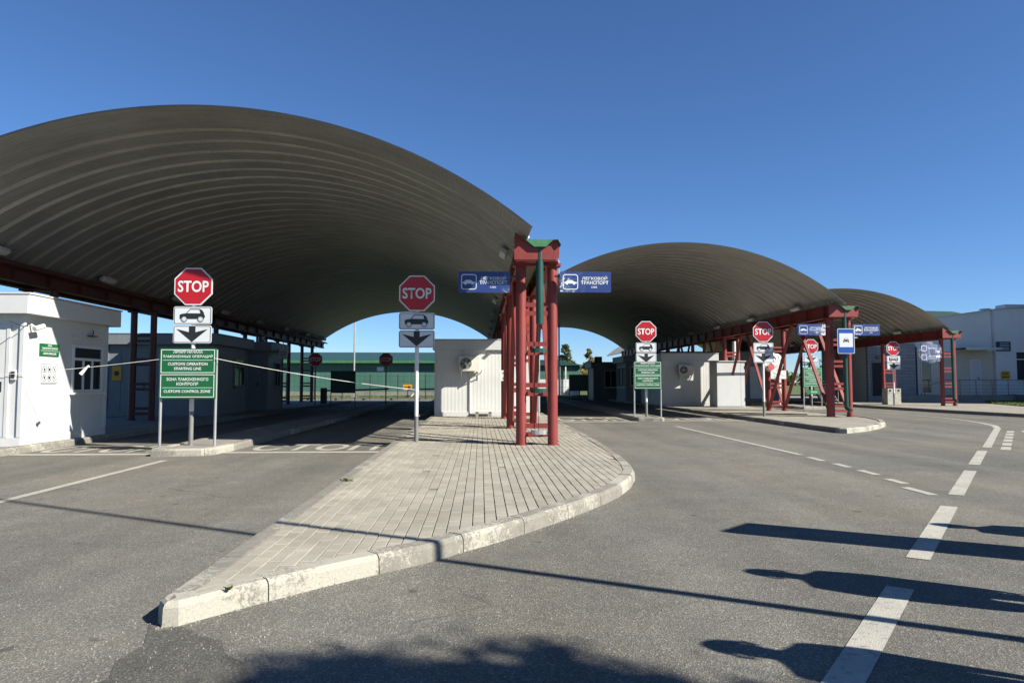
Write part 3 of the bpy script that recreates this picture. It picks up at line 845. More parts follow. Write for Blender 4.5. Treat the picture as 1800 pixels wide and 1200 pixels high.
def gutter_beam(xl, xr, y0, y1, label, xpl, xpr, pipe_to, pipe_dx=0.0, pmat='red_paint', gmat='green_metal'):
    """two side beams on the frames, a sheet gutter between them and a shaped end plate"""
    root = thing('gutter_beam', label, 'gutter beam', ((xl + xr) / 2, y0, 3.47))
    hx = (xr - xl) / 2; Ln = y1 - y0
    for sx in (-1, 1):
        m = MB(); x = sx * hx
        m.box(x - 0.012, x + 0.012, 0.1, Ln, 0.02, 0.40)
        m.box(x - 0.09, x + 0.09, 0.1, Ln, 0.0, 0.02); m.box(x - 0.09, x + 0.09, 0.1, Ln, 0.40, 0.42)
        b_ = m.build('side_beam', pmat, root)
        y = 0.5
        while y < Ln:
            MB().box(x - 0.085, x + 0.085, y, y + 0.012, 0.02, 0.40).build('stiffener', pmat, b_); y += 1.3
    a, b = xpl - (xl + xr) / 2, xpr - (xl + xr) / 2
    m = MB()
    # end plate: tall to the left under the arch, notched for the trough
    pl = [(a, 0.02), (b - 0.06, 0.02), (b - 0.01, 0.06), (b, 0.28), (b - 0.05, 0.37), (b - 0.13, 0.36), (b - 0.25, 0.235), (b - 0.47, 0.235), (b - 0.62, 0.36), (a + 0.16, 0.42), (a + 0.02, 0.52), (a, 0.42)]
    m.prism(pl, -0.06, -0.045)
    m.box(a + 0.02, b - 0.03, -0.05, 0.12, 0.0, 0.02)
    m.build('end_plate', pmat, root)
    prof = [(b + 0.02, 0.28), (b - 0.04, 0.375), (b - 0.12, 0.37), (b - 0.25, 0.245), (b - 0.47, 0.245), (b - 0.62, 0.37), (b - 0.70, 0.40)]
    prof = prof[::-1]
    m = MB()
    for (p, q) in zip(prof, prof[1:]):
        m.add([(p[0], -0.13, p[1]), (q[0], -0.13, q[1]), (q[0], Ln, q[1]), (p[0], Ln, p[1]), (p[0], -0.13, p[1] + 0.008), (q[0], -0.13, q[1] + 0.008), (q[0], Ln, q[1] + 0.008), (p[0], Ln, p[1] + 0.008)],
              [(0, 1, 2, 3), (7, 6, 5, 4), (0, 4, 5, 1), (3, 2, 6, 7)])
    m.build('gutter_trough', gmat, root)
    MB().prism([(b - 0.47, 0.253), (b - 0.25, 0.253), (b - 0.12, 0.375), (b - 0.62, 0.372)], -0.128, -0.115).build('stop_end', gmat, root)
    if pipe_to is not None:
        px = pipe_dx
        m = MB().tube((px, 0.0, 0.24), (px, 0.0, pipe_to - 3.47), 0.07, 16)
        if pipe_to < 0.6: m.tube((px, 0, pipe_to - 3.47 + 0.03), (px + 0.06, -0.16, pipe_to - 3.47 - 0.08), 0.07, 16)
        me = m.mesh('downpipe', 'dark_green'); smooth_sides(me); link('downpipe', me, root)
    return root
ROWS = [(-10.75, -10.15, [17.3 + 5.2 * k for k in range(6)]), (0.75, 1.335, [13.2, 18.0, 22.8, 29.6, 34.6, 39.6, 44.6]), (11.86, 12.52, [23.7 + 5.2 * k for k in range(7)]), (23.04, 23.66, [34.6 + 5.2 * k for k in range(7)])]
FL = ['red steel column frame in the dark row behind the small booths', 'red steel frame in the row on the brick-paved island, behind the first', 'red braced steel frame in the row behind the blue parking sign', 'red steel frame in the row along the grey building']
FF = [None, 'red tube column pair under the short green downpipe on the brick-paved island', 'red braced column pair beside the blue parking sign', 'red column pair with green downpipe beside the grey building ramp']
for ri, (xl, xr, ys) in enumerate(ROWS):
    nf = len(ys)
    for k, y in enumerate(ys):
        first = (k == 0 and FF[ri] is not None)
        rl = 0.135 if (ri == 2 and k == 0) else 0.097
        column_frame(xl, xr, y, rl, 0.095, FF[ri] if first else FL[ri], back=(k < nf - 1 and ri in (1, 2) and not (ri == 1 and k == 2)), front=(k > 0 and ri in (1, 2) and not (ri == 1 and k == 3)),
                     group=None if first else 'red frames of row with ' + ['booths', 'paved island', 'parking sign', 'grey building'][ri], span=4.9, pmat='red_paint_shaded' if ri == 0 else 'red_paint')
gutter_beam(-10.75, -10.15, 12.6, 46.4, 'red roof beam over the booth row, darkened for canopy shade', -10.9, -9.9, None, 0.0, 'red_paint_shaded', 'red_paint_shaded')  # gutter takes the shaded red too, sunk into the canopy dark
gutter_beam(0.75, 1.335, 12.75, 46.4, 'red roof beam with green gutter end over the brick-paved island', 0.6, 1.42, 2.33, 0.02)
gutter_beam(11.86, 12.52, 23.4, 59.3, 'red roof beam with green gutter end above the blue parking sign', 11.7, 12.72, 0.42, 0.06)
gutter_beam(23.04, 23.66, 34.3, 69.9, 'red roof beam with green gutter end near the grey building', 22.9, 23.85, 0.42, 0.06)
# metal clips and cable left on the near frame
nf_ = thing('downpipe_bracket', 'loose pipe clips left on the red frame under the short green downpipe', 'bracket', (1.07, 13.11, 1.87))
for z, mt in ((0.0, 'dark_green'), (-0.74, 'dark_green'), (-1.5, 'galvanised')):
    m = MB(); pts = [(0.16 * cos(radians(a)) * 0.9, -0.09 * sin(radians(a)), 0) for a in range(0, 181, 30)]
    for a, b in zip(pts, pts[1:]): m.beam((a[0], a[1], z), (b[0], b[1], z), 0.008, 0.08)
    m.build('clip', mt, nf_)
m = MB().path([(0.0, -0.01, 0.45), (0.005, -0.015, -0.4), (-0.005, -0.01, -1.5)], 0.006); m.build('wire', 'black_steel', nf_)

# ------------------------------------------------------------------ strip lamps under the eaves
_lm = {}
def strip_lamp(x, y, z, tilt, label, group):
    if not _lm:
        _lm['a'] = MB().cbox(-0.08, 0.08, -0.32, 0.32, 0.0, 0.07, 0.015).mesh('housing', 'lamp_body')
        _lm['b'] = MB().cbox(-0.065, 0.065, -0.30, 0.30, -0.035, 0.0, 0.01).mesh('diffuser', 'lamp_diffuser')
        _lm['c'] = MB().box(-0.01, 0.01, -0.01, 0.01, 0.07, 0.22).mesh('hanger', 'black_steel')
    r_ = thing('strip_lamp', label, 'lamp', (x, y, z), group=group); r_.rotation_euler = (0, tilt, 0)
    for nm, k_ in (('housing', 'a'), ('diffuser', 'b'), ('hanger', 'c')): link(nm, _lm[k_], r_)
for (xc, half, ya, yb, which) in ((-4.75, 5.65, 15.0, 46, 0), (6.7, 5.45, 26, 58, 1), (17.9, 5.35, 38, 58, 2)):
    R, zc, am = arch(xc, half, 3.87, 2.0)
    nm = ['the lanes with the booth row', 'the middle lanes', 'the bus lane'][which]
    for sd in (-1, 1):
        y = ya
        while y < yb:
            a = sd * am * 0.93
            x = xc + sin(a) * (R - 0.16); z = zc + cos(a) * (R - 0.16)
            strip_lamp(x, y, z, a * 0.9, 'strip lamp under the %s eave of the canopy over %s' % ([('booth-side', 'paved-island-side'), ('paved-island-side', 'cabinet-side'), ('parking-sign-side', 'grey-building-side')][which][0 if sd < 0 else 1], nm), 'strip lamps %d %s' % (which, 'a' if sd < 0 else 'b'))
            y += 4.4

# ------------------------------------------------------------------ signs
_sm = {}
def cached(key, fn):
    if key not in _sm: _sm[key] = fn()
    return _sm[key]
OCT = [(cos(radians(22.5 + 45 * k)), sin(radians(22.5 + 45 * k))) for k in range(8)]
def octo(r): return [(x * r / cos(radians(22.5)), z * r / cos(radians(22.5))) for x, z in OCT]
def add_octagon(root, z, y=-0.06, dark=False):
    o = link('stop_plate', cached('octw', lambda: MB().prism(octo(0.35), 0, 0.018).mesh('stop_plate', 'sign_white')), root, (0, y, z))
    link('red_face', cached('octr', lambda: MB().prism(octo(0.325), -0.004, 0.0).mesh('red_face', 'sign_red')), o)
    text('STOP', 0.565, 0.215, 'letter_white', o, 0, -0.0065, 0)
    return o
def plate(root, z, y=-0.06, w_=0.70, h=0.335, mat='sign_white', name='plate'):
    o = link(name, cached(('pl', w_, h, mat), lambda: MB().prism(rrect(w_, h, 0.04), 0, 0.018).mesh(name, mat)), root, (0, y, z))
    link('border', cached(('bd', w_, h), lambda: ring_frame(MB(), w_ - 0.025, h - 0.025, 0.03, 0.009, -0.003, 0).mesh('border', 'sign_black')), o)
    return o
def car_symbol():
    m = MB(); y0, y1 = -0.004, 0
    m.prism([(-0.235, -0.055), (-0.225, -0.065), (0.20, -0.065), (0.225, -0.03), (0.222, 0.005), (0.195, 0.04), (-0.115, 0.042), (-0.2, 0.03), (-0.235, 0.015)], y0, y1)
    rf = [(-0.115, 0.04), (-0.045, 0.118), (0.12, 0.118), (0.165, 0.098), (0.205, 0.04)]
    for a, b in zip(rf, rf[1:]):
        d = Vector((b[0] - a[0], b[1] - a[1])).normalized(); n_ = Vector((-d.y, d.x)) * 0.006; e = d * 0.005
        a = Vector(a) - e; b = Vector(b) + e
        m.prism([tuple(a - n_), tuple(b - n_), tuple(b + n_), tuple(a + n_)], y0 - 0.0004, y1)
    m.prism([(0.125, 0.112), (0.16, 0.095), (0.2, 0.042), (0.145, 0.042)], y0 - 0.0002, y1)
    for cx in (-0.155, 0.145): disc(m, cx, -0.07, 0.056, y0 - 0.001, y1)
    return m.mesh('car_symbol', 'sign_black')
def add_car_plate(root, z):
    o = plate(root, z, name='car_plate')
    link('car_symbol', cached('car', car_symbol), o)
    for cx in (-0.155, 0.145):
        for key, nm, rr, ya, yb, mt in (('h1', 'wheel_symbol', 0.045, -0.0065, -0.005, 'sign_white'), ('h2', 'hub_symbol', 0.033, -0.008, -0.0066, 'sign_black'), ('h3', 'hub_symbol', 0.028, -0.0095, -0.0081, 'sign_white')):
            link(nm, cached(key, lambda: disc(MB(), 0, -0.07, rr, ya, yb).mesh(nm, mt)), o, (cx, 0, 0))
def bus_symbol():
    m = MB()
    m.prism([(-0.24, -0.06), (0.24, -0.06), (0.24, 0.08), (0.2, 0.1), (-0.2, 0.1), (-0.24, 0.06)], -0.004, 0)
    for cx in (-0.15, 0.15): disc(m, cx, -0.07, 0.05, -0.005, 0)
    return m.mesh('bus_symbol', 'sign_black')
def add_bus_plate(root, z):
    o = plate(root, z, name='bus_plate')
    link('bus_symbol', cached('bus', bus_symbol), o); 
    for x in (-0.19, -0.11, -0.03, 0.05, 0.13): link('bus_window', cached('busw', lambda: MB().prism([(0, 0.01), (0.06, 0.01), (0.06, 0.075), (0, 0.075)], -0.0065, -0.005).mesh('bus_window', 'sign_white')), o, (x, 0, 0))
    for x in (-0.15, 0.15): link('wheel_symbol', cached('bush', lambda: disc(MB(), 0, -0.07, 0.025, -0.007, -0.0055).mesh('wheel_symbol', 'sign_white')), o, (x, 0, 0))
def add_arrow_plate(root, z):
    o = plate(root, z, name='arrow_plate')
    link('arrow_symbol', cached('arrow', lambda: MB().prism([(-0.058, 0.152), (-0.058, 0.04), (-0.285, 0.098), (0, -0.142), (0.285, 0.098), (0.058, 0.04), (0.058, 0.152)], -0.0045, 0).mesh('arrow_symbol', 'sign_black')), o)
def post(root, h, r_=0.04, band=0.5, dark=False):
    me = cached(('post', h, r_, band, dark), lambda: smooth_sides(MB().tube((0, 0, band - 0.002), (0, 0, h), r_, 16).mesh('post', 'black_steel' if dark else 'white_paint')))
    link('post', me, root)
    me = cached(('postb', r_, band, dark), lambda: smooth_sides(MB().tube((0, 0, -0.03), (0, 0, band), r_ + 0.001, 16).mesh('post_base', 'black_steel' if dark else 'post_grey')))
    link('post_base', me, root)
def stop_sign(x, y, label, plates, dz=0.0, band=0.5, dark=False, base=K, group=None, lean=0.0):
    root = thing('stop_sign', label, 'sign', (x, y, base - 0.012), group=group)
    root.rotation_euler = (0, lean, rnd.uniform(-.03, .03))
    add_octagon(root, 2.90 + dz)
    z = 2.355 + dz
    if 'car' in plates: add_car_plate(root, z); z -= 0.352
    if 'bus' in plates: add_bus_plate(root, z); z -= 0.352
    if 'arrow' in plates: add_arrow_plate(root, z if len(plates) > 1 else 2.30 + dz)
    post(root, 3.1 + dz, 0.04 if not dark else 0.03, band, dark)
    m = MB()
    for zz in (2.9 + dz, 2.355 + dz): m.box(-0.05, 0.05, -0.05, 0.045, zz - 0.02, zz + 0.02)
    m.build('clamp', 'galvanised', root)
    return root
stop_sign(-5.38, 13.55, 'stop sign with car and arrow plates above the roped green customs board', ('car', 'arrow'), 0.05, band=0.62)
stop_sign(-1.25, 14.0, 'stop sign with car and arrow plates on the brick-paved island', ('car', 'arrow'), 0.0, band=0.5)
stop_sign(5.6, 23.9, 'stop sign above the green customs board between the two middle lanes', ('car', 'arrow'), -0.02)
stop_sign(9.72, 24.1, 'stop sign with car and arrow plates beside the white cabinet', ('car', 'arrow'), 0.0)
stop_sign(20.9, 35.2, 'stop sign with bus and arrow plates in front of a concrete block', ('bus', 'arrow'), -0.02, band=0.62)
stop_sign(16.03, 33.9, 'stop sign with only an arrow plate above a green board, behind red braces', ('arrow',), 0.0)
stop_sign(-4.95, 37.5, 'unlit stop sign on dark pole in front of the green warehouse wall', (), -0.55, dark=True)
stop_sign(-8.6, 37.5, 'unlit stop sign on dark pole beside the far columns', (), -0.55, dark=True)

def customs_board(x, y, label, w_=1.02, zc=1.45, h=0.92, mat='sign_green', pale=False, base=K, legmat='galvanised', lmat='letter_white'):
    root = thing('customs_board', label, 'sign board', (x, y, base - 0.012))
    b = MB().cbox(-w_ / 2, w_ / 2, -0.02, 0.02, -h / 2, h / 2, 0.006).build('board', mat, root, (0, -0.03, zc))
    for z0, hh in ((h * 0.245, h * 0.465), (-h * 0.245, h * 0.455)):
        ring_frame(MB(), w_ * 0.95, hh, 0.008, 0.012, -0.0235, -0.0205, 0, z0).build('frame_line', lmat, b)
    rows = [('ЛИНИЯ НАЧАЛА', 0.52, 0.40, 0.058), ('ТАМОЖЕННЫХ ОПЕРАЦИЙ', 0.88, 0.315, 0.068), ('CUSTOMS OPERATION', 0.70, 0.175, 0.052), ('STARTING LINE', 0.48, 0.09, 0.052),
            ('ЗОНА ТАМОЖЕННОГО', 0.74, -0.105, 0.056), ('КОНТРОЛЯ', 0.38, -0.19, 0.056), ('CUSTOMS CONTROL ZONE', 0.82, -0.325, 0.052)]
    for s, wd, z, hh in rows: text(s, wd * w_, hh * h / 0.92, lmat, b, 0, -0.0235, z * h / 0.92)
    for z in (0.245, -0.26): MB().box(-w_ * 0.44, w_ * 0.44, -0.0235, -0.0205, z * h / 0.92 - 0.004, z * h / 0.92 + 0.004).build('divider_line', lmat, b)
    for sx in (-1, 1):
        me = smooth_sides(MB().tube((0, 0, -0.03), (0, 0, zc + h / 2 - 0.02), 0.025, 12).mesh('leg', legmat)); link('leg', me, root, (sx * (w_ / 2 - 0.015), 0.012, 0))
    return root
customs_board(-5.37, 13.35, 'green customs board with white lettering and ropes tied to its legs', zc=1.32)
customs_board(5.6, 23.7, 'green customs board on thin legs between the two middle lanes', zc=1.40, w_=0.93)
cb = customs_board(15.95, 33.6, 'pale green customs board behind the red braces', zc=1.42, w_=0.9, mat='sign_green_pale')
MB().box(-0.3, 0.3, -0.05, -0.02, 0.60, 0.80).build('lower_board', 'sign_green_pale', cb)
text('ВЫЕЗД', 0.3, 0.09, 'letter_white', cb, 0.05, -0.053, 0.7)
pm('board_shade_letter', (0.05, 0.12, 0.08), 0.5)  # lettering darkened to stand for the shade under the canopies
customs_board(-7.15, 37.4, 'dark green board with shade-dimmed lines standing before the barrier', zc=1.3, w_=1.27, h=1.15, mat='dark_green', legmat='black_steel', lmat='board_shade_letter', base=0.02)
customs_board(6.55, 47.5, 'dark green board with shade-dimmed lines by the far fence', zc=1.25, w_=1.27, h=1.1, mat='dark_green', legmat='black_steel', lmat='board_shade_letter', base=0.02)

def lane_sign(x, y, z, label, mat, lmat, arm_to, film=False):
    """blue direction board on a bracket arm"""
    root = thing('direction_sign', label, 'sign', (x, y, z))
    W_, H_ = 0.95, 0.385
    b = MB().prism(rrect(W_, H_, 0.03), 0, 0.02).build('board', mat, root)
    ring_frame(MB(), 0.285, 0.285, 0.05, 0.016, -0.004, 0, -0.28, 0.0).build('icon_frame', lmat, b)
    m = MB().prism([(-0.115, -0.02), (0.115, -0.02), (0.12, 0.005), (0.07, 0.018), (0.03, 0.045), (-0.055, 0.045), (-0.085, 0.015), (-0.115, 0.008)], -0.004, 0)
    for cx in (-0.065, 0.065): disc(m, cx, -0.022, 0.022, -0.005, 0, 12)
    m.build('car_icon', lmat, b, (-0.28, 0, -0.01))
    text('ЛЕГКОВОЙ', 0.47, 0.07, lmat, b, 0.17, -0.003, 0.075)
    text('ТРАНСПОРТ', 0.51, 0.07, lmat, b, 0.17, -0.003, -0.01)
    text('CARS', 0.11, 0.035, lmat, b, 0.16, -0.003, -0.095)
    m = MB().beam((0, 0.035, 0.11), (arm_to - x, 0.035, 0.11), 0.03, 0.04)
    m.build('bracket_arm', 'black_steel', root)
    return root
lane_sign(0.06, 12.98, 3.12, 'faded blue car-lane sign hanging over the booth-side lane at the paved island', 'sign_blue_faded', 'letter_faded', 0.72)
lane_sign(1.93, 12.98, 3.13, 'blue car-lane sign with peeled white edge at the paved island', 'sign_blue_worn', 'letter_white', 1.36)
lane_sign(11.17, 23.5, 3.06, 'chalky blue car-lane sign hanging by the braced red frame', 'sign_blue_chalky', 'letter_faded', 11.8)
lane_sign(13.06, 23.5, 3.06, 'blue car-lane sign with flaked picture next to the parking sign', 'sign_blue_worn', 'letter_white', 12.5)

# blue parking / inspection sign on the braced frame
pk = thing('parking_sign', 'blue parking sign with black car on a white square, fixed to the red frame', 'sign', (12.2, 23.22, 2.66))
o = MB().prism(rrect(0.58, 0.84, 0.05), 0, 0.02).build('plate', 'sign_white', pk)
MB().prism(rrect(0.545, 0.805, 0.04), -0.004, 0).build('blue_face', 'sign_blue', o)
MB().prism(rrect(0.46, 0.46, 0.015, 4, 0, 0.03), -0.007, -0.004).build('white_field', 'sign_white', o)
m = MB().prism([(-0.095, -0.05), (0.095, -0.05), (0.098, 0.0), (0.075, 0.02), (0.055, 0.065), (-0.055, 0.065), (-0.075, 0.02), (-0.098, 0.0)], -0.0095, -0.007)
m.prism([(-0.09, -0.08), (-0.06, -0.08), (-0.06, -0.05), (-0.09, -0.05)], -0.0092, -0.007).prism([(0.06, -0.08), (0.09, -0.08), (0.09, -0.05), (0.06, -0.05)], -0.0092, -0.007)
m.build('car_symbol', 'sign_black', o, (0, 0, 0.03))
MB().prism([(-0.055, 0.02), (0.055, 0.02), (0.042, 0.055), (-0.042, 0.055)], -0.011, -0.0096).prism([(-0.075, -0.025), (-0.045, -0.025), (-0.045, -0.008), (-0.075, -0.008)], -0.011, -0.0096).prism([(0.045, -0.025), (0.075, -0.025), (0.075, -0.008), (0.045, -0.008)], -0.011, -0.0096).build('windscreen_symbol', 'sign_white', o, (0, 0, 0.03))
MB().box(-0.15, 0.4, 0.02, 0.035, 0.1, 0.14).box(0.3, 0.4, 0.035, 0.3, 0.1, 0.14).build('bracket', 'galvanised', pk)

# crumpled film over signs
def crumple(w_, h, n, amp, seed, rim=0.35):
    rr = random.Random(seed); m = MB(); vs = []; fs = []
    for j in range(n + 1):
        for i in range(n + 1):
            u, v = i / n * 2 - 1, j / n * 2 - 1
            k = max(abs(u), abs(v)); ln_ = hypot(u, v) or 1
            s = k / ln_ * 0.85 + 0.15
            jx = rr.uniform(-.04, .04)
            vs.append((u * s * w_ / 2 * (1 + jx), rr.uniform(-amp, amp) + rim * 0.25 * k ** 3, v * s * h / 2 * (1 + jx)))
    for j in range(n):
        for i in range(n):
            a = j * (n + 1) + i
            fs += [(a, a + 1, a + n + 2), (a, a + n + 2, a + n + 1)] if rr.random() < .5 else [(a, a + 1, a + n + 1), (a + 1, a + n + 2, a + n + 1)]
    return m.add(vs, fs)
wr = thing('wrapped_sign', 'blue and white board wrapped in clear crumpled film on the far red frame', 'sign', (22.39, 34.45, 2.78))
MB().prism(rrect(1.0, 0.42, 0.03, 4, 0, 0.2), 0, 0.02).build('upper_board', 'sign_blue_faded', wr)
MB().prism(rrect(1.0, 0.42, 0.03, 4, 0, -0.24), 0, 0.02).build('lower_board', 'sign_blue_faded', wr)
for z in (0.2, -0.24):
    ring_frame(MB(), 0.28, 0.28, 0.05, 0.03, -0.005, 0, -0.33, z).build('icon_frame', 'letter_white', wr)
text('АВТОБУС', 0.42, 0.07, 'letter_white', wr, 0.1, -0.004, 0.2); text('ВЫХОД С', 0.42, 0.07, 'letter_white', wr, 0.1, -0.004, -0.2); text('ПАССАЖИРАМИ', 0.5, 0.06, 'letter_white', wr, 0.1, -0.004, -0.31)
crumple(1.22, 1.05, 9, 0.03, 5).build('film', 'clear_film', wr, (0, -0.07, 0))
MB().box(0.3, 0.6, 0.02, 0.12, 0.1, 0.16).build('bracket_arm', 'black_steel', wr)
rs = thing('wrapped_round_sign', 'round sign under torn white and red film on the second braced frame', 'sign', (11.96, 28.55, 2.07))
m = MB(); disc(m, 0, 0, 0.36, 0.02, 0.04, 24); m.build('disc', 'sign_white', rs)
crumple(0.78, 0.82, 8, 0.025, 8, 0.2).build('film', 'white_paint', rs, (0, -0.03, 0))
m = MB(); disc(m, -0.14, -0.16, 0.14, 0, 0.01, 10); m.build('red_patch', 'film_red', rs, (0, -0.075, 0))
MB().box(-0.02, 0.02, 0.03, 0.09, -0.2, 0.2).build('clamp', 'galvanised', rs)
MB().box(-0.2, 0.3, 0.03, 0.08, -0.02, 0.02).build('bracket_arm', 'galvanised', rs)
rp = thing('plate_sign', 'small dirty white plate under the round wrapped sign', 'sign', (12.12, 28.5, 1.6))
MB().prism(rrect(0.64, 0.35, 0.04), 0, 0.02).build('plate', 'white_paint', rp); crumple(0.62, 0.34, 7, 0.01, 3, 0.02).build('film', 'white_paint', rp, (0, -0.012, 0))
MB().box(-0.03, 0.06, 0.02, 0.1, -0.03, 0.03).build('clamp', 'galvanised', rp)

# rope with a knotted end -------------------------------------------------
def rope(name, pts, r_, label):
    m = MB(); P = []
    for a, b, sag in pts:
        a = Vector(a); b = Vector(b)
        for k in range(17):
            f = k / 16; p = a.lerp(b, f); p.z -= sag * 4 * f * (1 - f); P.append(p)
    m.path(P, r_, 7); return tag(m.build(name, 'rope_white'), label, 'rope')
rope('rope', [((-9.6, 13.42, 1.36), (-5.88, 13.27, 1.70), 0.03)], 0.0048, 'white rope stretched from the white booth to the roped green board')
rope('rope', [((-4.86, 13.27, 1.72), (-1.29, 13.97, 1.14), 0.05)], 0.0048, 'white rope stretched from the roped green board to the island stop sign')
tg = MB().tube((0, 0, 0), (-0.10, -0.02, -0.13), 0.018, 8, 0.035).tube((-0.0, 0, 0.0), (0.03, 0, 0.02), 0.02, 8).build('rope_tail', 'rope_white', None, (-7.18, 13.32, 1.56)); tag(tg, 'knotted white tail hanging from the rope before the white booth', 'rope')
tg = MB().tube((0, 0, 0), (-0.1, -0.02, -0.12), 0.009, 6).tube((0, 0.0, -0.02), (0.0, 0, 0.03), 0.048, 12).build('rope_knot', 'rope_white', None, (-1.25, 14.0, 1.13)); tag(tg, 'white rope knot tied round the island sign post', 'rope')

# ------------------------------------------------------------------ booths
def window(parent, x, y, z, rz, w_, h, cols=2, transom=None, sill=True, fm='white_paint'):
    """framed window proud of the wall; local +x along the wall, -y outwards"""
    m = MB(); f = 0.055
    m.box(-w_ / 2, w_ / 2, -0.035, 0.0, -h / 2, -h / 2 + f).box(-w_ / 2, w_ / 2, -0.035, 0, h / 2 - f, h / 2)
    m.box(-w_ / 2, -w_ / 2 + f, -0.034, 0, -h / 2 + f, h / 2 - f).box(w_ / 2 - f, w_ / 2, -0.034, 0, -h / 2 + f, h / 2 - f)
    top = h / 2 - f
    if transom:
        m.box(-w_ / 2 + f, w_ / 2 - f, -0.033, 0, transom - f / 2, transom + f / 2)
        bot_top = transom - f / 2
    else: bot_top = top
    xs = [-w_ / 2 + f + (w_ - 2 * f) * k / cols for k in range(cols + 1)]
    for xx in xs[1:-1]: m.box(xx - f / 2, xx + f / 2, -0.032, 0, -h / 2 + f, bot_top)
    o = m.build('window', fm, parent, (x, y, z), rz)
    for k in range(cols):
        a = xs[k] + (f / 2 if k else 0); b = xs[k + 1] - (f / 2 if k < cols - 1 else 0)
        MB().box(a, b, -0.012, -0.004, -h / 2 + f, bot_top).build('pane', 'glass_dark', o)
    if transom: MB().box(-w_ / 2 + f, w_ / 2 - f, -0.012, -0.004, transom + f / 2, top).build('pane', 'glass_dark', o)
    if sill: MB().box(-w_ / 2 - 0.04, w_ / 2 + 0.04, -0.11, 0, -h / 2 - 0.045, -h / 2 - 0.005).build('sill', fm, o)
    return o
def door(parent, x, y, z0, rz, w_, h, mat='booth_white', frame='booth_trim'):
    m = MB().box(-w_ / 2 - 0.06, -w_ / 2, -0.03, 0, 0, h + 0.06).box(w_ / 2, w_ / 2 + 0.06, -0.03, 0, 0, h + 0.06).box(-w_ / 2, w_ / 2, -0.03, 0, h, h + 0.06)
    o = m.build('door_frame', frame, parent, (x, y, z0), rz)
    d = MB().box(-w_ / 2 + 0.004, w_ / 2 - 0.004, -0.018, -0.004, 0.01, h - 0.004).build('door', mat, parent, (x, y, z0), rz)
    MB().tube((w_ / 2 - 0.09, -0.018, h * 0.48), (w_ / 2 - 0.09, -0.06, h * 0.48), 0.012, 8).tube((w_ / 2 - 0.09, -0.055, h * 0.48), (w_ / 2 - 0.22, -0.055, h * 0.48), 0.011, 8).box(w_ / 2 - 0.115, w_ / 2 - 0.065, -0.024, -0.018, h * 0.48 - 0.13, h * 0.48 + 0.06).build('handle', 'black_steel', d)
    return d
def booth(label, x0, x1, y0, y1, h=2.50, fh=0.36, over=0.22, mats=('booth_ribbed', 'booth_ribbed_y'), z=K - 0.02, panel=1.15, fascia='booth_white', name='booth', front_over=None, trim='booth_trim'):
    root = thing(name, label, 'booth', ((x0 + x1) / 2, (y0 + y1) / 2, z))
    hx, hy = (x1 - x0) / 2, (y1 - y0) / 2
    MB().box(-hx + 0.02, hx - 0.02, -hy + 0.02, hy - 0.02, 0.0, h).build('core', mats[0], root)
    def run(a, b, fn, mat):
        n = max(1, int(round((b - a) / panel))); s = (b - a) / n
        for k in range(n): fn(a + k * s + 0.003, a + (k + 1) * s - 0.003).build('wall_panel', mat, root)
    run(-hx, hx, lambda a, b: MB().box(a, b, -hy, -hy + 0.019, 0.16, h), mats[0])
    run(-hx, hx, lambda a, b: MB().box(a, b, hy - 0.019, hy, 0.16, h), mats[0])
    run(-hy, hy, lambda a, b: MB().box(hx - 0.019, hx, a, b, 0.16, h), mats[1])
    run(-hy, hy, lambda a, b: MB().box(-hx, -hx + 0.019, a, b, 0.16, h), mats[1])
    for sx in (-1, 1):
        for sy in (-1, 1):
            MB().box(sx * hx - 0.035, sx * hx + 0.035, sy * hy - 0.035, sy * hy + 0.035, 0.165, h - 0.002).build('corner_trim', mats[0] if False else 'booth_white' if trim == 'booth_trim' else trim, root)
    MB().box(-hx - 0.03, hx + 0.03, -hy - 0.03, hy + 0.03, 0, 0.16).build('plinth', trim, root)
    fo = over if front_over is None else front_over
    MB().cbox(-hx - over, hx + over, -hy - fo, hy + over, h, h + fh, 0.02).build('fascia', fascia, root)
    MB().box(-hx - over - 0.015, hx + over + 0.015, -hy - fo - 0.015, hy + over + 0.015, h + fh, h + fh + 0.03).build('roof_edge', trim, root)
    return root
# near booth -------------------------------------------------------------
b1 = booth('white control booth with door and small green plaque beside the lane', -11.8, -8.42, 13.45, 16.35, mats=('booth_white', 'booth_white'), h=2.42, fh=0.35)
bx, by = -10.11, 14.9
door(b1, -9.12 - bx, 13.45 - by - 0.004, 0.16, 0, 0.86, 2.0)
window(b1, -8.42 - bx + 0.004, 15.6 - by, 1.45, pi / 2, 1.15, 0.98, 3, 0.2)
o = MB().box(-0.6, 0.6, -0.03, 0, 0.0, 0.03).build('shutter_rail', 'booth_trim', b1, (1.694, 15.6 - by, 2.08), pi / 2)
pl = thing('plaque', 'small green plaque with white lettering on the white control booth wall', 'plaque', (-8.415, 14.25, 1.91), pi / 2)
MB().box(-0.31, 0.31, -0.012, 0, -0.12, 0.12).build('panel', 'sign_green', pl)
for s, wd, z in (('ЗОНА', 0.13, 0.085), ('ТАМОЖЕННОГО КОНТРОЛЯ', 0.5, 0.03), ('CUSTOMS CONTROL ZONE', 0.42, -0.07)): text(s, wd, 0.04, 'letter_white', pl, 0, -0.0135, z)
MB().box(-0.28, 0.28, -0.0135, -0.012, -0.02, -0.014).build('divider_line', 'letter_white', pl)
pc = thing('pictogram_sheet', 'white sheet of six round prohibition pictograms on the white control booth wall', 'notice', (-8.415, 14.27, 1.45), pi / 2)
MB().box(-0.255, 0.255, -0.008, 0, -0.19, 0.19).build('sheet', 'sign_white', pc)
ring_frame(MB(), 0.505, 0.375, 0.005, 0.008, -0.0095, -0.008).build('border', 'sign_black', pc)
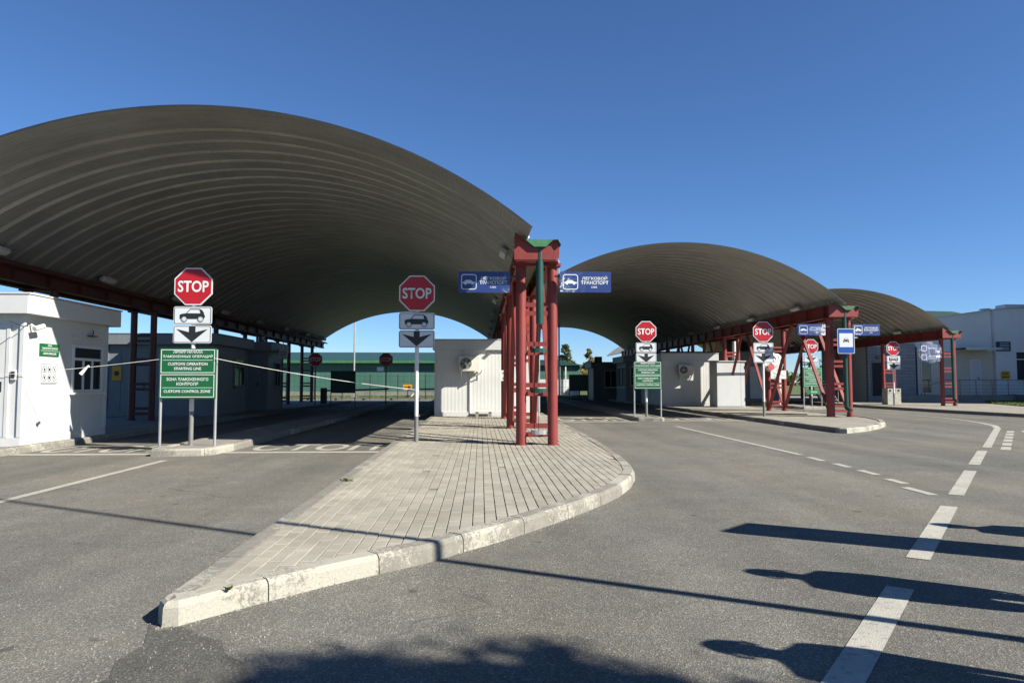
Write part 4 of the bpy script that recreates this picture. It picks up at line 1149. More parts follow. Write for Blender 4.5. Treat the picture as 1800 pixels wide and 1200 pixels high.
for i in range(3):
    for j in range(2):
        cx, cz = (i - 1) * 0.155, (0.5 - j) * 0.17
        m = MB(); n = 18
        vs = [(cx + r_ * cos(2 * pi * k / n), -0.0095, cz + r_ * sin(2 * pi * k / n)) for r_ in (0.066, 0.055) for k in range(n)]
        m.add(vs, [(k, (k + 1) % n, n + (k + 1) % n, n + k) for k in range(n)])
        a = radians(45); m.prism([(cx - 0.04 - 0.005, cz + 0.04), (cx + 0.04 - 0.005, cz - 0.04), (cx + 0.045, cz - 0.04), (cx - 0.035, cz + 0.04)], -0.0097, -0.008)
        ww = [0.02, 0.03, 0.015][i]; m.box(cx - ww, cx + ww, -0.0095, -0.008, cz - 0.03 + j * .01, cz + 0.02 + j * 0.012)
        m.build('pictogram', 'sign_black', pc)
cc = thing('security_camera', 'white bullet security camera under the white control booth eave', 'camera', (-8.39, 13.62, 2.36), pi / 2)
MB().tube((0, 0, 0.0), (0, -0.09, -0.06), 0.02, 8).build('bracket', 'white_paint', cc)
me = smooth_sides(MB().tube((-0.09, -0.12, -0.09), (0.12, -0.16, -0.02), 0.045, 14).mesh('housing', 'white_paint')); link('housing', me, cc)
MB().tube((0.115, -0.16, -0.02), (0.135, -0.164, -0.014), 0.036, 14).build('lens', 'glass_dark', cc)
MB().path([(-0.05, 0, 0.0), (-0.25, -0.02, -0.06), (-0.6, -0.0, 0.01)], 0.008).build('cable', 'black_steel', cc)
wl = thing('wall_hook', 'small dark bracket above the white control booth window', 'bracket', (-8.40, 15.65, 2.28), pi / 2)
MB().box(-0.1, 0.1, -0.12, 0, -0.02, 0.0).path([(0, -0.06, 0), (-0.02, -0.08, 0.06), (0.01, -0.06, 0.12)], 0.01).build('arm', 'black_steel', wl)
ib = thing('intercom', 'small black intercom beside the white control booth door', 'intercom', (-8.54, 13.435, 1.42))
MB().cbox(-0.05, 0.05, -0.04, 0, -0.09, 0.09, 0.01).build('body', 'booth_trim', ib); MB().box(-0.03, 0.03, -0.046, -0.04, -0.06, 0.06).build('face', 'black_steel', ib)
# shaded booths further along the row ------------------------------------
b2 = booth('long booth greyed to stand for shade behind the roped green customs board', -13.1, -9.45, 25.6, 29.2, mats=('booth_shade_grey', 'booth_shade_grey'), trim='booth_shade_grey', fascia='booth_shade_grey')
window(b2, 1.825 + 0.004, 0.9, 1.55, pi / 2, 1.2, 1.1, 2, 0.25, fm='booth_shade_grey')
door(b2, -0.9, -1.804, 0.16, 0, 0.9, 2.0, 'booth_shade_grey', 'booth_shade_grey')
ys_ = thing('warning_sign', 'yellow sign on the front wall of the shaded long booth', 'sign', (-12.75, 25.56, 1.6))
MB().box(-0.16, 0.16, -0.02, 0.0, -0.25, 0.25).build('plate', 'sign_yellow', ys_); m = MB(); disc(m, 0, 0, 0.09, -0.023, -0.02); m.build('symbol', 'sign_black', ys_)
b3 = booth('small booth greyed to stand for shade, with a lane number on its roof', -11.5, -9.1, 30.8, 33.1, mats=('booth_shade_grey', 'booth_shade_grey'), trim='booth_shade_grey', fascia='booth_shade_grey')
window(b3, 1.2 + 0.004, 0.35, 1.5, pi / 2, 0.9, 1.1, 2, 0.25, fm='booth_shade_grey')
door(b3, 0.5, -1.154, 0.16, 0, 0.8, 2.0, 'booth_shade_grey', 'booth_shade_grey')
nb = thing('lane_number', 'pale lane number 15 standing above the small shaded booth', 'sign', (-9.6, 31.6, 2.99))
text('15', 0.34, 0.26, 'letter_faded', nb, 0, -0.01, 0.16); MB().box(-0.25, 0.25, 0.0, 0.02, -0.02, 0.31).build('panel', 'black_steel', nb)
wp = thing('wall_notice', 'pale notice board hung at the corner of the small shaded booth', 'notice', (-8.72, 31.8, 2.55))
MB().box(-0.2, 0.2, -0.02, 0.02, -0.2, 0.2).box(-0.015, 0.015, 0.0, 0.02, 0.2, 0.55).build('panel', 'sign_white', wp)
MB().box(-0.2, -0.05, 0.03, 0.06, 0.0, 0.05).build('arm', 'galvanised', wp)
for z in (0.08, 0, -0.08): MB().box(-0.14, 0.14, -0.0225, -0.02, z - 0.012, z + 0.012).build('text_line', 'navy', wp)

# white box booth on paved island with air conditioner --------------------
def ac_unit(x, y, z, label):
    r_ = thing('air_conditioner', label, 'air conditioner', (x, y, z))
    MB().cbox(-0.36, 0.36, -0.38, -0.10, -0.25, 0.25, 0.02).build('casing', 'ac_cream', r_)
    m = MB(); n = 28; cx = -0.12
    vs = [(cx + rr * cos(2 * pi * k / n), yy, rr * sin(2 * pi * k / n)) for rr, yy in ((0.215, -0.382), (0.215, -0.392), (0.195, -0.392), (0.195, -0.383)) for k in range(n)]
    m.add(vs, [(j * n + k, j * n + (k + 1) % n, (j + 1) * n + (k + 1) % n, (j + 1) * n + k) for j in range(3) for k in range(n)])
    m.build('fan_ring', 'ac_cream', r_)
    m = MB(); disc(m, cx, 0, 0.195, -0.3835, -0.381, 28); m.build('fan_recess', 'dark_rubber', r_)
    fan = MB(); disc(fan, cx, 0, 0.045, -0.40, -0.386, 14); fo = fan.build('fan_hub', 'ac_cream', r_)
    for k in range(5):
        a = 2 * pi * k / 5
        m = MB().add([(cx + 0.04 * cos(a), -0.387, 0.04 * sin(a)), (cx + 0.18 * cos(a - .3), -0.387, 0.18 * sin(a - .3)), (cx + 0.185 * cos(a + .35), -0.385, 0.185 * sin(a + .35)), (cx + 0.045 * cos(a + 0.7), -0.3855, 0.045 * sin(a + 0.7))], [(0, 1, 2, 3)])
        m.build('blade', 'post_grey', fo)
    m = MB()
    for k in range(5):
        rr = 0.06 + 0.03 * k
        for q in range(20):
            a0, a1 = 2 * pi * q / 20, 2 * pi * (q + 1) / 20
            m.beam((cx + rr * cos(a0), -0.398, rr * sin(a0)), (cx + rr * cos(a1), -0.398, rr * sin(a1)), 0.004, 0.004, (0, 1, 0))
    m.build('grille', 'ac_cream', r_)
    for xx in (-0.28, 0.28):
        MB().box(xx - 0.02, xx + 0.02, -0.40, 0.0, -0.285, -0.25).beam((xx, -0.36, -0.28), (xx, -0.0, -0.52), 0.03, 0.03).box(xx - 0.02, xx + 0.02, -0.02, 0.0, -0.55, -0.25).build('bracket', 'white_paint', r_)
    MB().path([(0.36, -0.2, -0.1), (0.42, -0.12, -0.2), (0.40, -0.03, -0.3), (0.1, -0.03, -0.42)], 0.018).build('hose', 'white_paint', r_)
    return r_
b4 = booth('white ribbed box booth standing on the brick-paved island', -1.54, 2.0, 24.45, 28.85, h=2.28, fh=0.34, over=0.10)
ac_unit(-0.38, 24.45, 1.92, 'air conditioner on the white box booth of the brick-paved island')
m = MB().tube((0, -0.03, -1.2), (0, -0.03, 0.35), 0.02, 8).build('drain_pipe', 'booth_trim', None, (-0.36, 24.44, 1.34)); tag(m, 'thin drain pipe below the air conditioner on the island booth', 'pipe')
st = thing('foot_bench', 'low white bench at the foot of the island booth', 'bench', (0.1, 24.2, K - 0.004))
MB().box(-0.32, 0.32, -0.13, 0.13, 0.16, 0.21).build('top', 'ac_cream', st)
for xx in (-0.22, 0.22): MB().box(xx - 0.05, xx + 0.05, -0.1, 0.1, 0, 0.16).build('leg', 'concrete', st)
dl = thing('dome_lamp', 'small round lamp under the fascia of the island booth', 'lamp', (0.28, 24.44, 2.28)); 
me = smooth_sides(MB().tube((0, 0.0, 0), (0, -0.10, -0.02), 0.05, 12, 0.06).mesh('housing', 'post_grey')); link('housing', me, dl)
np_ = thing('notice', 'weathered paper notice taped to the third red column', 'notice', (0.745, 22.71, 1.5))
MB().box(-0.1, 0.1, -0.012, 0.0, -0.17, 0.17).build('paper', 'white_paint', np_)
for z in (0.08, -0.09): MB().box(-0.05, 0.05, -0.0135, -0.012, z - 0.03, z + 0.03).build('print', 'post_grey', np_)
pk_ = MB().beam((0, 0, 0.0), (-0.55, -1.7, -0.12), 0.12, 0.03).build('plank', 'wood_grey', None, (-1.6, 25.9, 0.27)); tag(pk_, 'weathered plank leaning at the corner of the island booth', 'plank')

# booths of the middle lanes ----------------------------------------------
b5 = booth('white booth with air conditioner behind the middle customs board', 9.02, 11.82, 35.1, 39.5, h=2.26, fh=0.34, over=0.06)
ac_unit(10.13, 35.1, 1.9, 'air conditioner on the booth beside the white cabinet')
cbx = thing('cabinet', 'tall white metal cabinet with a double door beside the middle booth', 'cabinet', (11.77, 33.6, K - 0.016))
MB().cbox(-0.67, 0.67, -0.55, 0.55, 0.0, 2.14, 0.015).build('body', 'booth_white', cbx)
MB().box(-0.66, 0.46, -0.575, -0.553, 0.05, 2.1).build('door', 'booth_white', cbx)
MB().box(0.475, 0.66, -0.57, -0.553, 0.05, 2.1).build('side_door', 'booth_white', cbx)
MB().box(-0.72, 0.72, -0.62, 0.6, 2.14, 2.18).build('roof', 'booth_trim', cbx)
for z in (0.3, 1.8): MB().tube((0.665, -0.575, z), (0.665, -0.575, z + 0.14), 0.018, 8).build('hinge', 'black_steel', cbx)
b6 = booth('dark windowed booth beyond the middle customs board', 8.95, 12.4, 43.4, 46.6, mats=('booth_shade_grey', 'booth_shade_grey'), trim='booth_shade_grey', fascia='booth_shade_grey', h=2.4)
window(b6, -1.725 - 0.004, 0.7, 1.5, -pi / 2, 1.0, 1.3, 2, None, fm='booth_trim'); window(b6, -1.725 - 0.004, -0.8, 1.5, -pi / 2, 1.0, 1.3, 2, None, fm='booth_trim')
window(b6, -0.7, -1.604, 1.55, 0, 1.6, 1.2, 2, None, fm='booth_trim')
b7 = booth('narrow shaded booth furthest along the middle lanes', 7.9, 10.3, 49.5, 52.0, mats=('booth_shade_grey', 'booth_shade_grey'), trim='booth_shade_grey', fascia='booth_shade_grey', h=2.3, z=0.02)
window(b7, 0.0, -1.254, 1.5, 0, 0.9, 1.2, 2, None, fm='booth_trim')
tl = thing('lane_signal', 'black signal box on the roof of the narrow far booth', 'signal', (8.25, 49.6, 2.69)); MB().cbox(-0.25, 0.25, -0.1, 0.1, 0, 0.4, 0.02).build('housing', 'dark_rubber', tl); text('16', 0.2, 0.2, 'letter_faded', tl, 0, -0.103, 0.2)
b8 = booth('grey booth with a door deep under the bus lane canopy', 15.75, 18.8, 44.0, 47.0, mats=('booth_shade_grey', 'booth_shade_grey'), trim='booth_shade_grey', fascia='booth_shade_grey', h=2.3)
door(b8, 0.05, -1.504, 0.16, 0, 0.9, 2.0, 'booth_trim', 'booth_shade_grey')
pf = MB().tube((0, 0, 0), (0, 0, 3.2), 0.1, 12).build('white_pipe', 'booth_trim', None, (12.62, 34.9, K - 0.014)); tag(pf, 'tall pale pipe rising behind the white cabinet', 'pipe'); smooth_sides(pf.data)
ih = thing('inspection_hall', 'dark block-walled inspection hall across the end of the bus lane canopy', 'building', (18.2, 58.0, 0.0))
MB().box(-4.9, 4.75, 0.0, 8.0, 0.0, 3.75).build('wall', 'block_wall', ih)
MB().box(-4.95, 4.78, -0.1, 8.0, 3.75, 3.84).build('roof_edge', 'booth_shade_grey', ih)
for k in range(3): window(ih, -3.2 + k * 3.1, 0.0, 1.9, 0, 1.6, 1.3, 2, 0.3, fm='booth_shade_grey')
door(ih, -1.7, 0.0, 0.02, 0, 0.9, 2.1, 'booth_shade_grey', 'booth_shade_grey')
# steel stair behind braced frame
stc = thing('steel_stair', 'galvanised steel stair rising behind the green board', 'stair', (20.0, 40.0, K - 0.02))
for k in range(9): MB().box(-0.45, 0.45, k * 0.25, k * 0.25 + 0.24, 0.18 * (k + 1) - 0.03, 0.18 * (k + 1)).build('tread', 'galvanised', stc)
for sx in (-1, 1):
    MB().beam((sx * 0.47, -0.05, 0.0), (sx * 0.47, 2.3, 1.66), 0.03, 0.14).build('stringer', 'galvanised', stc)
    m = MB().tube((sx * 0.47, 0.0, 0), (sx * 0.47, 0.0, 1.05), 0.02, 8).tube((sx * 0.47, 2.1, 0), (sx * 0.47, 2.1, 2.55), 0.02, 8).tube((sx * 0.47, 0, 1.05), (sx * 0.47, 2.1, 2.55), 0.02, 8); m.build('handrail', 'galvanised', stc)
pn = MB().box(-0.05, 0.05, -0.04, 0.04, 0, 1.55).cbox(-0.06, 0.06, -0.05, 0.05, 1.5, 1.58, 0.01).build('marker_post', 'white_paint', None, (15.6, 36.5, K - 0.014)); tag(pn, 'thin white marker post beside the pale green customs board', 'post')
plk = MB().box(-1.7, 1.7, -0.05, 0.05, 0, 0.04).build('timber', 'wood_grey', None, (10.2, 25.9, K - 0.016), -0.5); tag(plk, 'long dark timber lying on the paving before the braced frame', 'timber')

# concrete block with round holes ----------------------------------------
hb = thing('concrete_block', 'upright concrete slab end with three round holes behind the bus stop sign', 'concrete block', (21.75, 36.6, K - 0.014))
m = MB().box(-0.36, 0.36, 0.0, 0.55, 0, 0.62); m.build('body', 'pale_concrete', hb)
m = MB().cbox(-0.36, 0.36, -0.01, 0.5, 0.622, 0.84, 0.01); m.build('cap', 'pale_concrete', hb)
for x in (-0.23, 0.0, 0.23):
    m = MB(); disc(m, x, 0.735, 0.062, -0.014, -0.0105, 18); m.build('hole', 'dark_rubber', hb)

# ------------------------------------------------------------------ grey building at the right
FY = 43.0
gb = thing('grey_building', 'long grey rendered building with a shallow roofline beside the last canopy', 'building', (32, FY, 0.1))
bxc = 32.0
# main walls
m = MB(); top = [(23.95, 4.9), (27.1, 5.0), (28.7, 5.26), (32.1, 5.7), (32.1, 0.0), (23.95, 0.0)]
MB().prism([(x - bxc, z) for x, z in top][::-1], 0.25, 6.0).build('wall', 'render_grey', gb)
MB().prism([(x - bxc, z) for x, z in [(32.12, 0.0), (46.0, 0.0), (46.0, 6.05), (36, 5.95), (32.12, 5.72)]], 0.0, 6.0).build('wing_wall', 'render_grey', gb)
MB().prism([(x - bxc, z) for x, z in [(27.1, 5.0), (28.7, 5.26), (32.1, 5.7), (32.1, 5.76), (28.7, 5.32), (27.1, 5.06)]], 0.15, 6.1).build('roof_edge', 'galvanised', gb)
MB().prism([(x - bxc, z) for x, z in [(32.06, 5.72), (36, 5.95), (46.1, 6.05), (46.1, 6.11), (36, 6.01), (32.06, 5.78)]], -0.08, 6.1).build('roof_edge', 'galvanised', gb)
MB().prism([(x - bxc, z) for x, z in [(23.95, 0.0), (27.0, 0.0), (27.0, 3.6), (23.95, 3.6)]], 0.05, 0.249).build('block_wall', 'block_wall', gb)
MB().box(27.1 - bxc, 32.1 - bxc, 0.20, 0.249, 0.35, 3.1).build('entrance_wall', 'render_cream', gb)
for k in range(9):
    MB().box(32.16 - bxc + k * 0.62, 32.16 - bxc + k * 0.62 + 0.6, -0.03, -0.001, 0.02, 0.42 + 0.03 * (k % 2)).build('plinth_tile', 'plinth_tile', gb)
# doors, windows
door(gb, 24.5 - bxc, 0.05, 0.35, 0, 0.6, 2.05, 'dark_rubber', 'booth_shade_grey'); door(gb, 30.92 - bxc, 0.2, 0.45, 0, 0.56, 2.1, 'booth_trim', 'white_paint')
window(gb, 27.75 - bxc, 0.2, 1.6, 0, 0.7, 2.2, 1, None, fm='booth_trim')
window(gb, 34.37 - bxc, 0.0, 2.2, 0, 2.0, 1.85, 2, 0.42)
window(gb, 37.9 - bxc, 0.0, 2.1, 0, 2.0, 1.85, 2, 0.42)
aw = MB().box(-1.15, 1.15, -1.0, 0.2, 0.0, 0.05).build('canopy', 'dark_rubber', gb, (30.68 - bxc, 0.05, 3.25)); MB().box(-1.15, 1.15, -1.03, -1.0, -0.08, 0.06).build('canopy_edge', 'galvanised', aw)
MB().box(25.2 - bxc, 32.08 - bxc, -1.4, 0.05, 0.0, 0.40).build('ramp', 'concrete', gb)
rl = thing('ramp_railing', 'steel railing along the entrance ramp of the grey building', 'railing', (29.75, FY - 1.3, 0.5))
for k, x in enumerate((-1.9, -0.9, 0.1, 1.1, 2.1, 3.1)):
    MB().tube((x, 0, -0.02), (x, 0, 0.95), 0.022, 8).build('post', 'post_grey', rl)
MB().tube((-1.9, 0, 0.93), (3.1, 0, 0.93), 0.022, 8).build('handrail', 'post_grey', rl)
MB().tube((-1.9, 0, 0.93), (-3.1, 0, 0.45), 0.022, 8).tube((-3.1, 0, -0.38), (-3.1, 0, 0.45), 0.022, 8).build('sloped_handrail', 'post_grey', rl)
for z in (0.2, 0.4, 0.6): MB().tube((-1.9, 0, z), (3.1, 0, z), 0.009, 6).build('rail', 'post_grey', rl)
pq = thing('wall_plaque', 'dark blue plaque with pale lines on the grey building', 'plaque', (32.62, FY - 0.01, 3.53))
MB().box(-0.46, 0.46, -0.03, 0, -0.3, 0.3).build('panel', 'navy', pq)
for z in (0.2, 0.1, 0.0, -0.12, -0.2): MB().box(-0.25, 0.36, -0.0325, -0.03, z - 0.015, z + 0.015).build('text_line', 'letter_faded', pq)
yp = thing('toilet_sign', 'yellow sign with a black arrow on the grey building', 'sign', (32.68, FY - 0.01, 1.74))
MB().prism(rrect(0.58, 0.48, 0.04), -0.02, 0).build('plate', 'sign_yellow', yp)
MB().prism([(-0.22, -0.12), (-0.1, -0.06), (-0.1, -0.095), (0.2, -0.095), (0.2, -0.145), (-0.1, -0.145), (-0.1, -0.18)][::-1], -0.0235, -0.02).build('arrow_symbol', 'sign_black', yp)
for x in (-0.14, 0, 0.14): MB().box(x - 0.03, x + 0.03, -0.023, -0.02, 0.02, 0.16).build('figure_symbol', 'navy', yp)
pdl = thing('pendant_lamp', 'round grey lamp hanging before the block wall', 'lamp', (24.35, FY - 0.5, 2.8))
me = smooth_sides(MB().tube((0, 0, 0), (0, 0, 0.12), 0.2, 16, 0.16).tube((0, 0, -0.12), (0, 0, 0), 0.13, 16, 0.2).mesh('shade', 'pendant')); link('shade', me, pdl)
MB().tube((0, 0, 0.12), (0, 0, 0.7), 0.012, 6).beam((-0.45, 0, 0.7), (0.45, 0, 0.7), 0.03, 0.03).beam((0, 0, 0.7), (0, 0.56, 0.7), 0.03, 0.03).build('stem', 'galvanised', pdl)
wp_ = MB().tube((0, 0, 0), (0, 0, 3.0), 0.06, 10).build('drainpipe', 'dark_rubber', None, (27.06, FY + 0.1, 0.5)); tag(wp_, 'dark drainpipe at the end of the block wall', 'pipe')
ru = thing('roof_unit', 'white ventilation unit on the roof of the grey building', 'roof unit', (35.5, FY + 3, 6.02))
MB().cbox(-0.7, 0.7, -0.5, 0.5, 0.12, 0.44, 0.04).build('casing', 'white_paint', ru); MB().box(-0.6, 0.6, -0.4, 0.4, -0.1, 0.12).build('base', 'galvanised', ru)
ru2 = thing('roof_vent', 'low metal vent pipe on the roof of the grey building', 'roof vent', (33.0, FY + 2, 5.78))
me = smooth_sides(MB().tube((0, 0, 0), (0, 0, 0.25), 0.2, 12).tube((0, 0, 0.25), (0, 0, 0.31), 0.33, 12).mesh('pipe', 'galvanised')); link('pipe', me, ru2)
grn = thing('green_roof_house', 'building with a low dark green gable roof behind the grey building', 'building', (40.5, 60, 0.0))
MB().box(-4, 4, 0, 8, 0, 6.6).build('wall', 'render_grey', grn); MB().prism([(-4.6, 6.6), (4.6, 6.6), (0.2, 7.4), (-2.5, 7.45)], -0.5, 8.5).build('roof', 'warehouse_roof', grn)
tw = thing('shading_wing', 'tall unseen wing added to shade the long grey building', 'building', (44, 37.6, 0.0))  # out of view, added only to shade the grey facade
MB().box(-6.5, 7, -5.4, 5.3, 0.0, 15.0).build('wall', 'render_grey', tw)
MB().box(-6.6, 7.1, -5.5, 5.36, 15.0, 15.3).build('roof_edge', 'galvanised', tw)
for fl in range(4):
    for k in range(4): window(tw, -6.5, -3.9 + k * 2.6, 2.2 + fl * 3.4, -pi / 2, 1.5, 1.7, 2, 0.35)
    for k in range(4): window(tw, -4.6 + k * 3.1, -5.4, 2.2 + fl * 3.4, 0, 1.5, 1.7, 2, 0.35)
# lawn at right with blades
lawn_poly = [(25.6, 31.5), (27.9, 37.9), (30.0, 41.2), (31.9, FY - 0.4), (37.3, FY - 0.4), (37.3, 24.6), (31, 25.5), (27.0, 28.0)]
tag(MB().slab(lawn_poly, 0.1, K + 0.012).build('lawn', 'turf'), kind='structure')
def inside(p, poly):
    c = False; j = len(poly) - 1
    for i in range(len(poly)):
        a, b = poly[i], poly[j]
        if (a[1] > p[1]) != (b[1] > p[1]) and p[0] < (b[0] - a[0]) * (p[1] - a[1]) / (b[1] - a[1]) + a[0]: c = not c
        j = i
    return c
def grass(poly, n, z, hgt, label):
    m = MB(); xs = [p[0] for p in poly]; ys = [p[1] for p in poly]; k = 0
    while k < n:
        x, y = rnd.uniform(min(xs), max(xs)), rnd.uniform(min(ys), max(ys))
        if not inside((x, y), poly): continue
        a = rnd.uniform(0, 6.28); h = hgt * rnd.uniform(0.5, 1.3); wd = 0.012 + h * 0.08; lx, ly = rnd.gauss(0, h * .35), rnd.gauss(0, h * .35)
        m.add([(x - cos(a) * wd, y - sin(a) * wd, z), (x + cos(a) * wd, y + sin(a) * wd, z), (x + lx, y + ly, z + h)], [(0, 1, 2)]); k += 1
    tag(m.build('grass', 'grass_blade'), label, 'grass', kind='stuff')
grass(lawn_poly, 16000, K + 0.008, 0.10, 'short lawn beside the grey building')
far_l = [(-30, 54), (14, 54), (14, 63.4), (-30, 63.4)]
tag(MB().slab(far_l, -0.02, 0.06).build('far_lawn', 'turf'), kind='structure')
grass(far_l, 20000, 0.055, 0.14, 'rough grass strip before the green warehouse')
tag(MB().slab([(-30, 52.3), (14, 52.3), (14, 53.9), (-30, 53.9)], -0.02, 0.14).build('far_path', 'concrete'), kind='structure')

# ------------------------------------------------------------------ warehouse, fence, barrier, masts
wh = thing('warehouse', 'long green metal warehouse with a pale plinth behind the lanes', 'building', (-9, 64, 0))
n = 20
for k in range(n): MB().box(-11 + k * 1.15 + 0.004, -11 + (k + 1) * 1.15 - 0.004, 0.0, 0.08, 0.5, 3.05).build('wall_panel', 'warehouse_wall', wh)
MB().box(-11, 12, 0.09, 9, 0.0, 3.0).build('core', 'warehouse_wall', wh)
MB().box(-11.02, 12.02, -0.06, 0.3, 0.0, 0.49).build('plinth', 'concrete', wh)
MB().add([(-11.4, -0.5, 3.06), (12.4, -0.5, 3.06), (12.4, 5, 4.05), (-11.4, 5, 4.05), (-11.4, -0.5, 3.18), (12.4, -0.5, 3.18), (12.4, 5, 4.17), (-11.4, 5, 4.17)], [(0, 3, 2, 1), (4, 5, 6, 7), (0, 1, 5, 4), (1, 2, 6, 5), (2, 3, 7, 6), (3, 0, 4, 7)]).build('roof', 'warehouse_roof', wh)
MB().box(-11.4, 12.4, -0.56, -0.5, 3.0, 3.22).build('eave_trim', 'green_metal', wh)
MB().box(-0.3, 0.3, -0.02, 0.0, -0.18, 0.18).build('number_plate', 'sign_white', wh, (0.05, -0.002, 2.48))
b9 = thing('green_shed', 'far green metal shed with a low roof beyond the middle lanes', 'building', (6.8, 70, 0))
for k in range(4): MB().box(-3.4 + k * 1.6 + .01, -3.4 + (k + 1) * 1.6 - .01, 0, 0.1, 1.6, 2.95).build('wall_panel', 'warehouse_wall', b9)
MB().box(-3.4, 3.0, 0.0, 0.1, 0.0, 1.59).build('lower_wall', 'render_grey', b9); MB().box(-3.4, 3.0, 0.12, 6, 0, 2.9).build('core', 'render_grey', b9)
MB().prism([(-3.9, 2.96), (3.4, 2.96), (0.8, 3.5), (-1.5, 3.5)], -0.4, 6.4).build('roof', 'warehouse_roof', b9)
for x in (0.9, 1.5): MB().box(x, x + 0.12, -0.3, -0.15, 0, 2.95).build('column', 'white_paint', b9)
def mesh_fence(x0, x1, y, label, h=1.75):
    r_ = thing('mesh_fence', label, 'fence', (x0, y, 0.05)); n = int((x1 - x0) / 2.0)
    for k in range(n + 1): MB().box(-0.03, 0.03, -0.03, 0.03, 0, h + 0.08).build('post', 'black_steel', r_, (k * (x1 - x0) / n, 0, 0))
    m = MB(); x = 0.0
    while x < x1 - x0: m.box(x - 0.003, x + 0.003, -0.003, 0.003, 0.08, h); x += 0.1
    for z in (0.1, 0.5, 0.9, 1.3, 1.7): m.box(0, x1 - x0, -0.006, 0.006, z - 0.006, z + 0.006)
    tag(m.build('wire_mesh', 'dark_green', r_), kind='stuff')
mesh_fence(-16, 2.0, 52.0, 'dark wire mesh fence before the green warehouse'); mesh_fence(3.0, 11.5, 52.0, 'dark wire mesh fence at the end of the middle lanes')
br = thing('boom_barrier', 'dark boom barrier lowered across the booth-side lane', 'barrier', (-8.7, 40.0, 0.0))
MB().cbox(-0.16, 0.16, -0.15, 0.15, 0, 0.98, 0.02).build('housing', 'black_steel', br); MB().beam((0.0, -0.19, 0.82), (3.6, -0.19, 0.92), 0.05, 0.09).build('boom', 'black_steel', br)
br = thing('boom_barrier', 'dark boom barrier across the lane beside the island booth', 'barrier', (-1.35, 46.0, K - 0.014))
MB().cbox(-0.16, 0.16, -0.15, 0.15, 0, 0.98, 0.02).build('housing', 'black_steel', br); MB().beam((0.0, -0.19, 0.76), (-3.3, -0.19, 0.72), 0.05, 0.09).build('boom', 'black_steel', br)
ya = thing('arrow_sign', 'small yellow sign with black arrow on a stand by the far fence', 'sign', (-5.55, 54.5, 0.06))
MB().prism(rrect(0.68, 0.42, 0.03), -0.02, 0).build('plate', 'sign_yellow', ya, (0, 0, 0.86)); MB().prism([(-0.27, -0.04), (0.06, -0.04), (0.06, -0.12), (0.28, 0), (0.06, 0.12), (0.06, 0.04), (-0.27, 0.04)], -0.0235, -0.02).build('arrow_symbol', 'sign_black', ya, (0, 0, 0.86))
MB().box(-0.03, 0.03, 0.0, 0.04, 0, 1.0).box(-0.12, 0.12, -0.1, 0.14, -0.02, 0.25).build('stand', 'black_steel', ya)
ya = thing('arrow_sign', 'small yellow sign on a stand at the end of the middle lanes', 'sign', (8.45, 53.0, 0.06))
MB().prism(rrect(0.5, 0.42, 0.03), -0.02, 0).build('plate', 'sign_yellow', ya, (0, 0, 0.95)); MB().box(-0.2, 0.1, -0.023, -0.02, -0.03, 0.03).build('arrow_symbol', 'sign_black', ya, (0, 0, 0.95)); MB().box(-0.03, 0.03, 0, 0.04, 0, 1.1).build('stand', 'black_steel', ya)
def mast(x, y, h, label):
    r_ = thing('mast', label, 'mast', (x, y, 0.04)); me = smooth_sides(MB().tube((0, 0, 0), (0, 0, h), 0.075, 12, 0.045).mesh('pole', 'galvanised')); link('pole', me, r_)
    MB().cbox(-0.2, 0.2, -0.2, 0.2, -0.02, 0.15, 0.02).build('base', 'concrete', r_); me = smooth_sides(MB().tube((0, 0, h), (0, 0, h + 0.1), 0.06, 10, 0.02).mesh('finial', 'galvanised')); link('finial', me, r_)
mast(-9.95, 56.5, 11, 'tall pale mast on the grass before the green warehouse'); mast(6.3, 57, 11, 'tall pale mast at the end of the middle lanes')

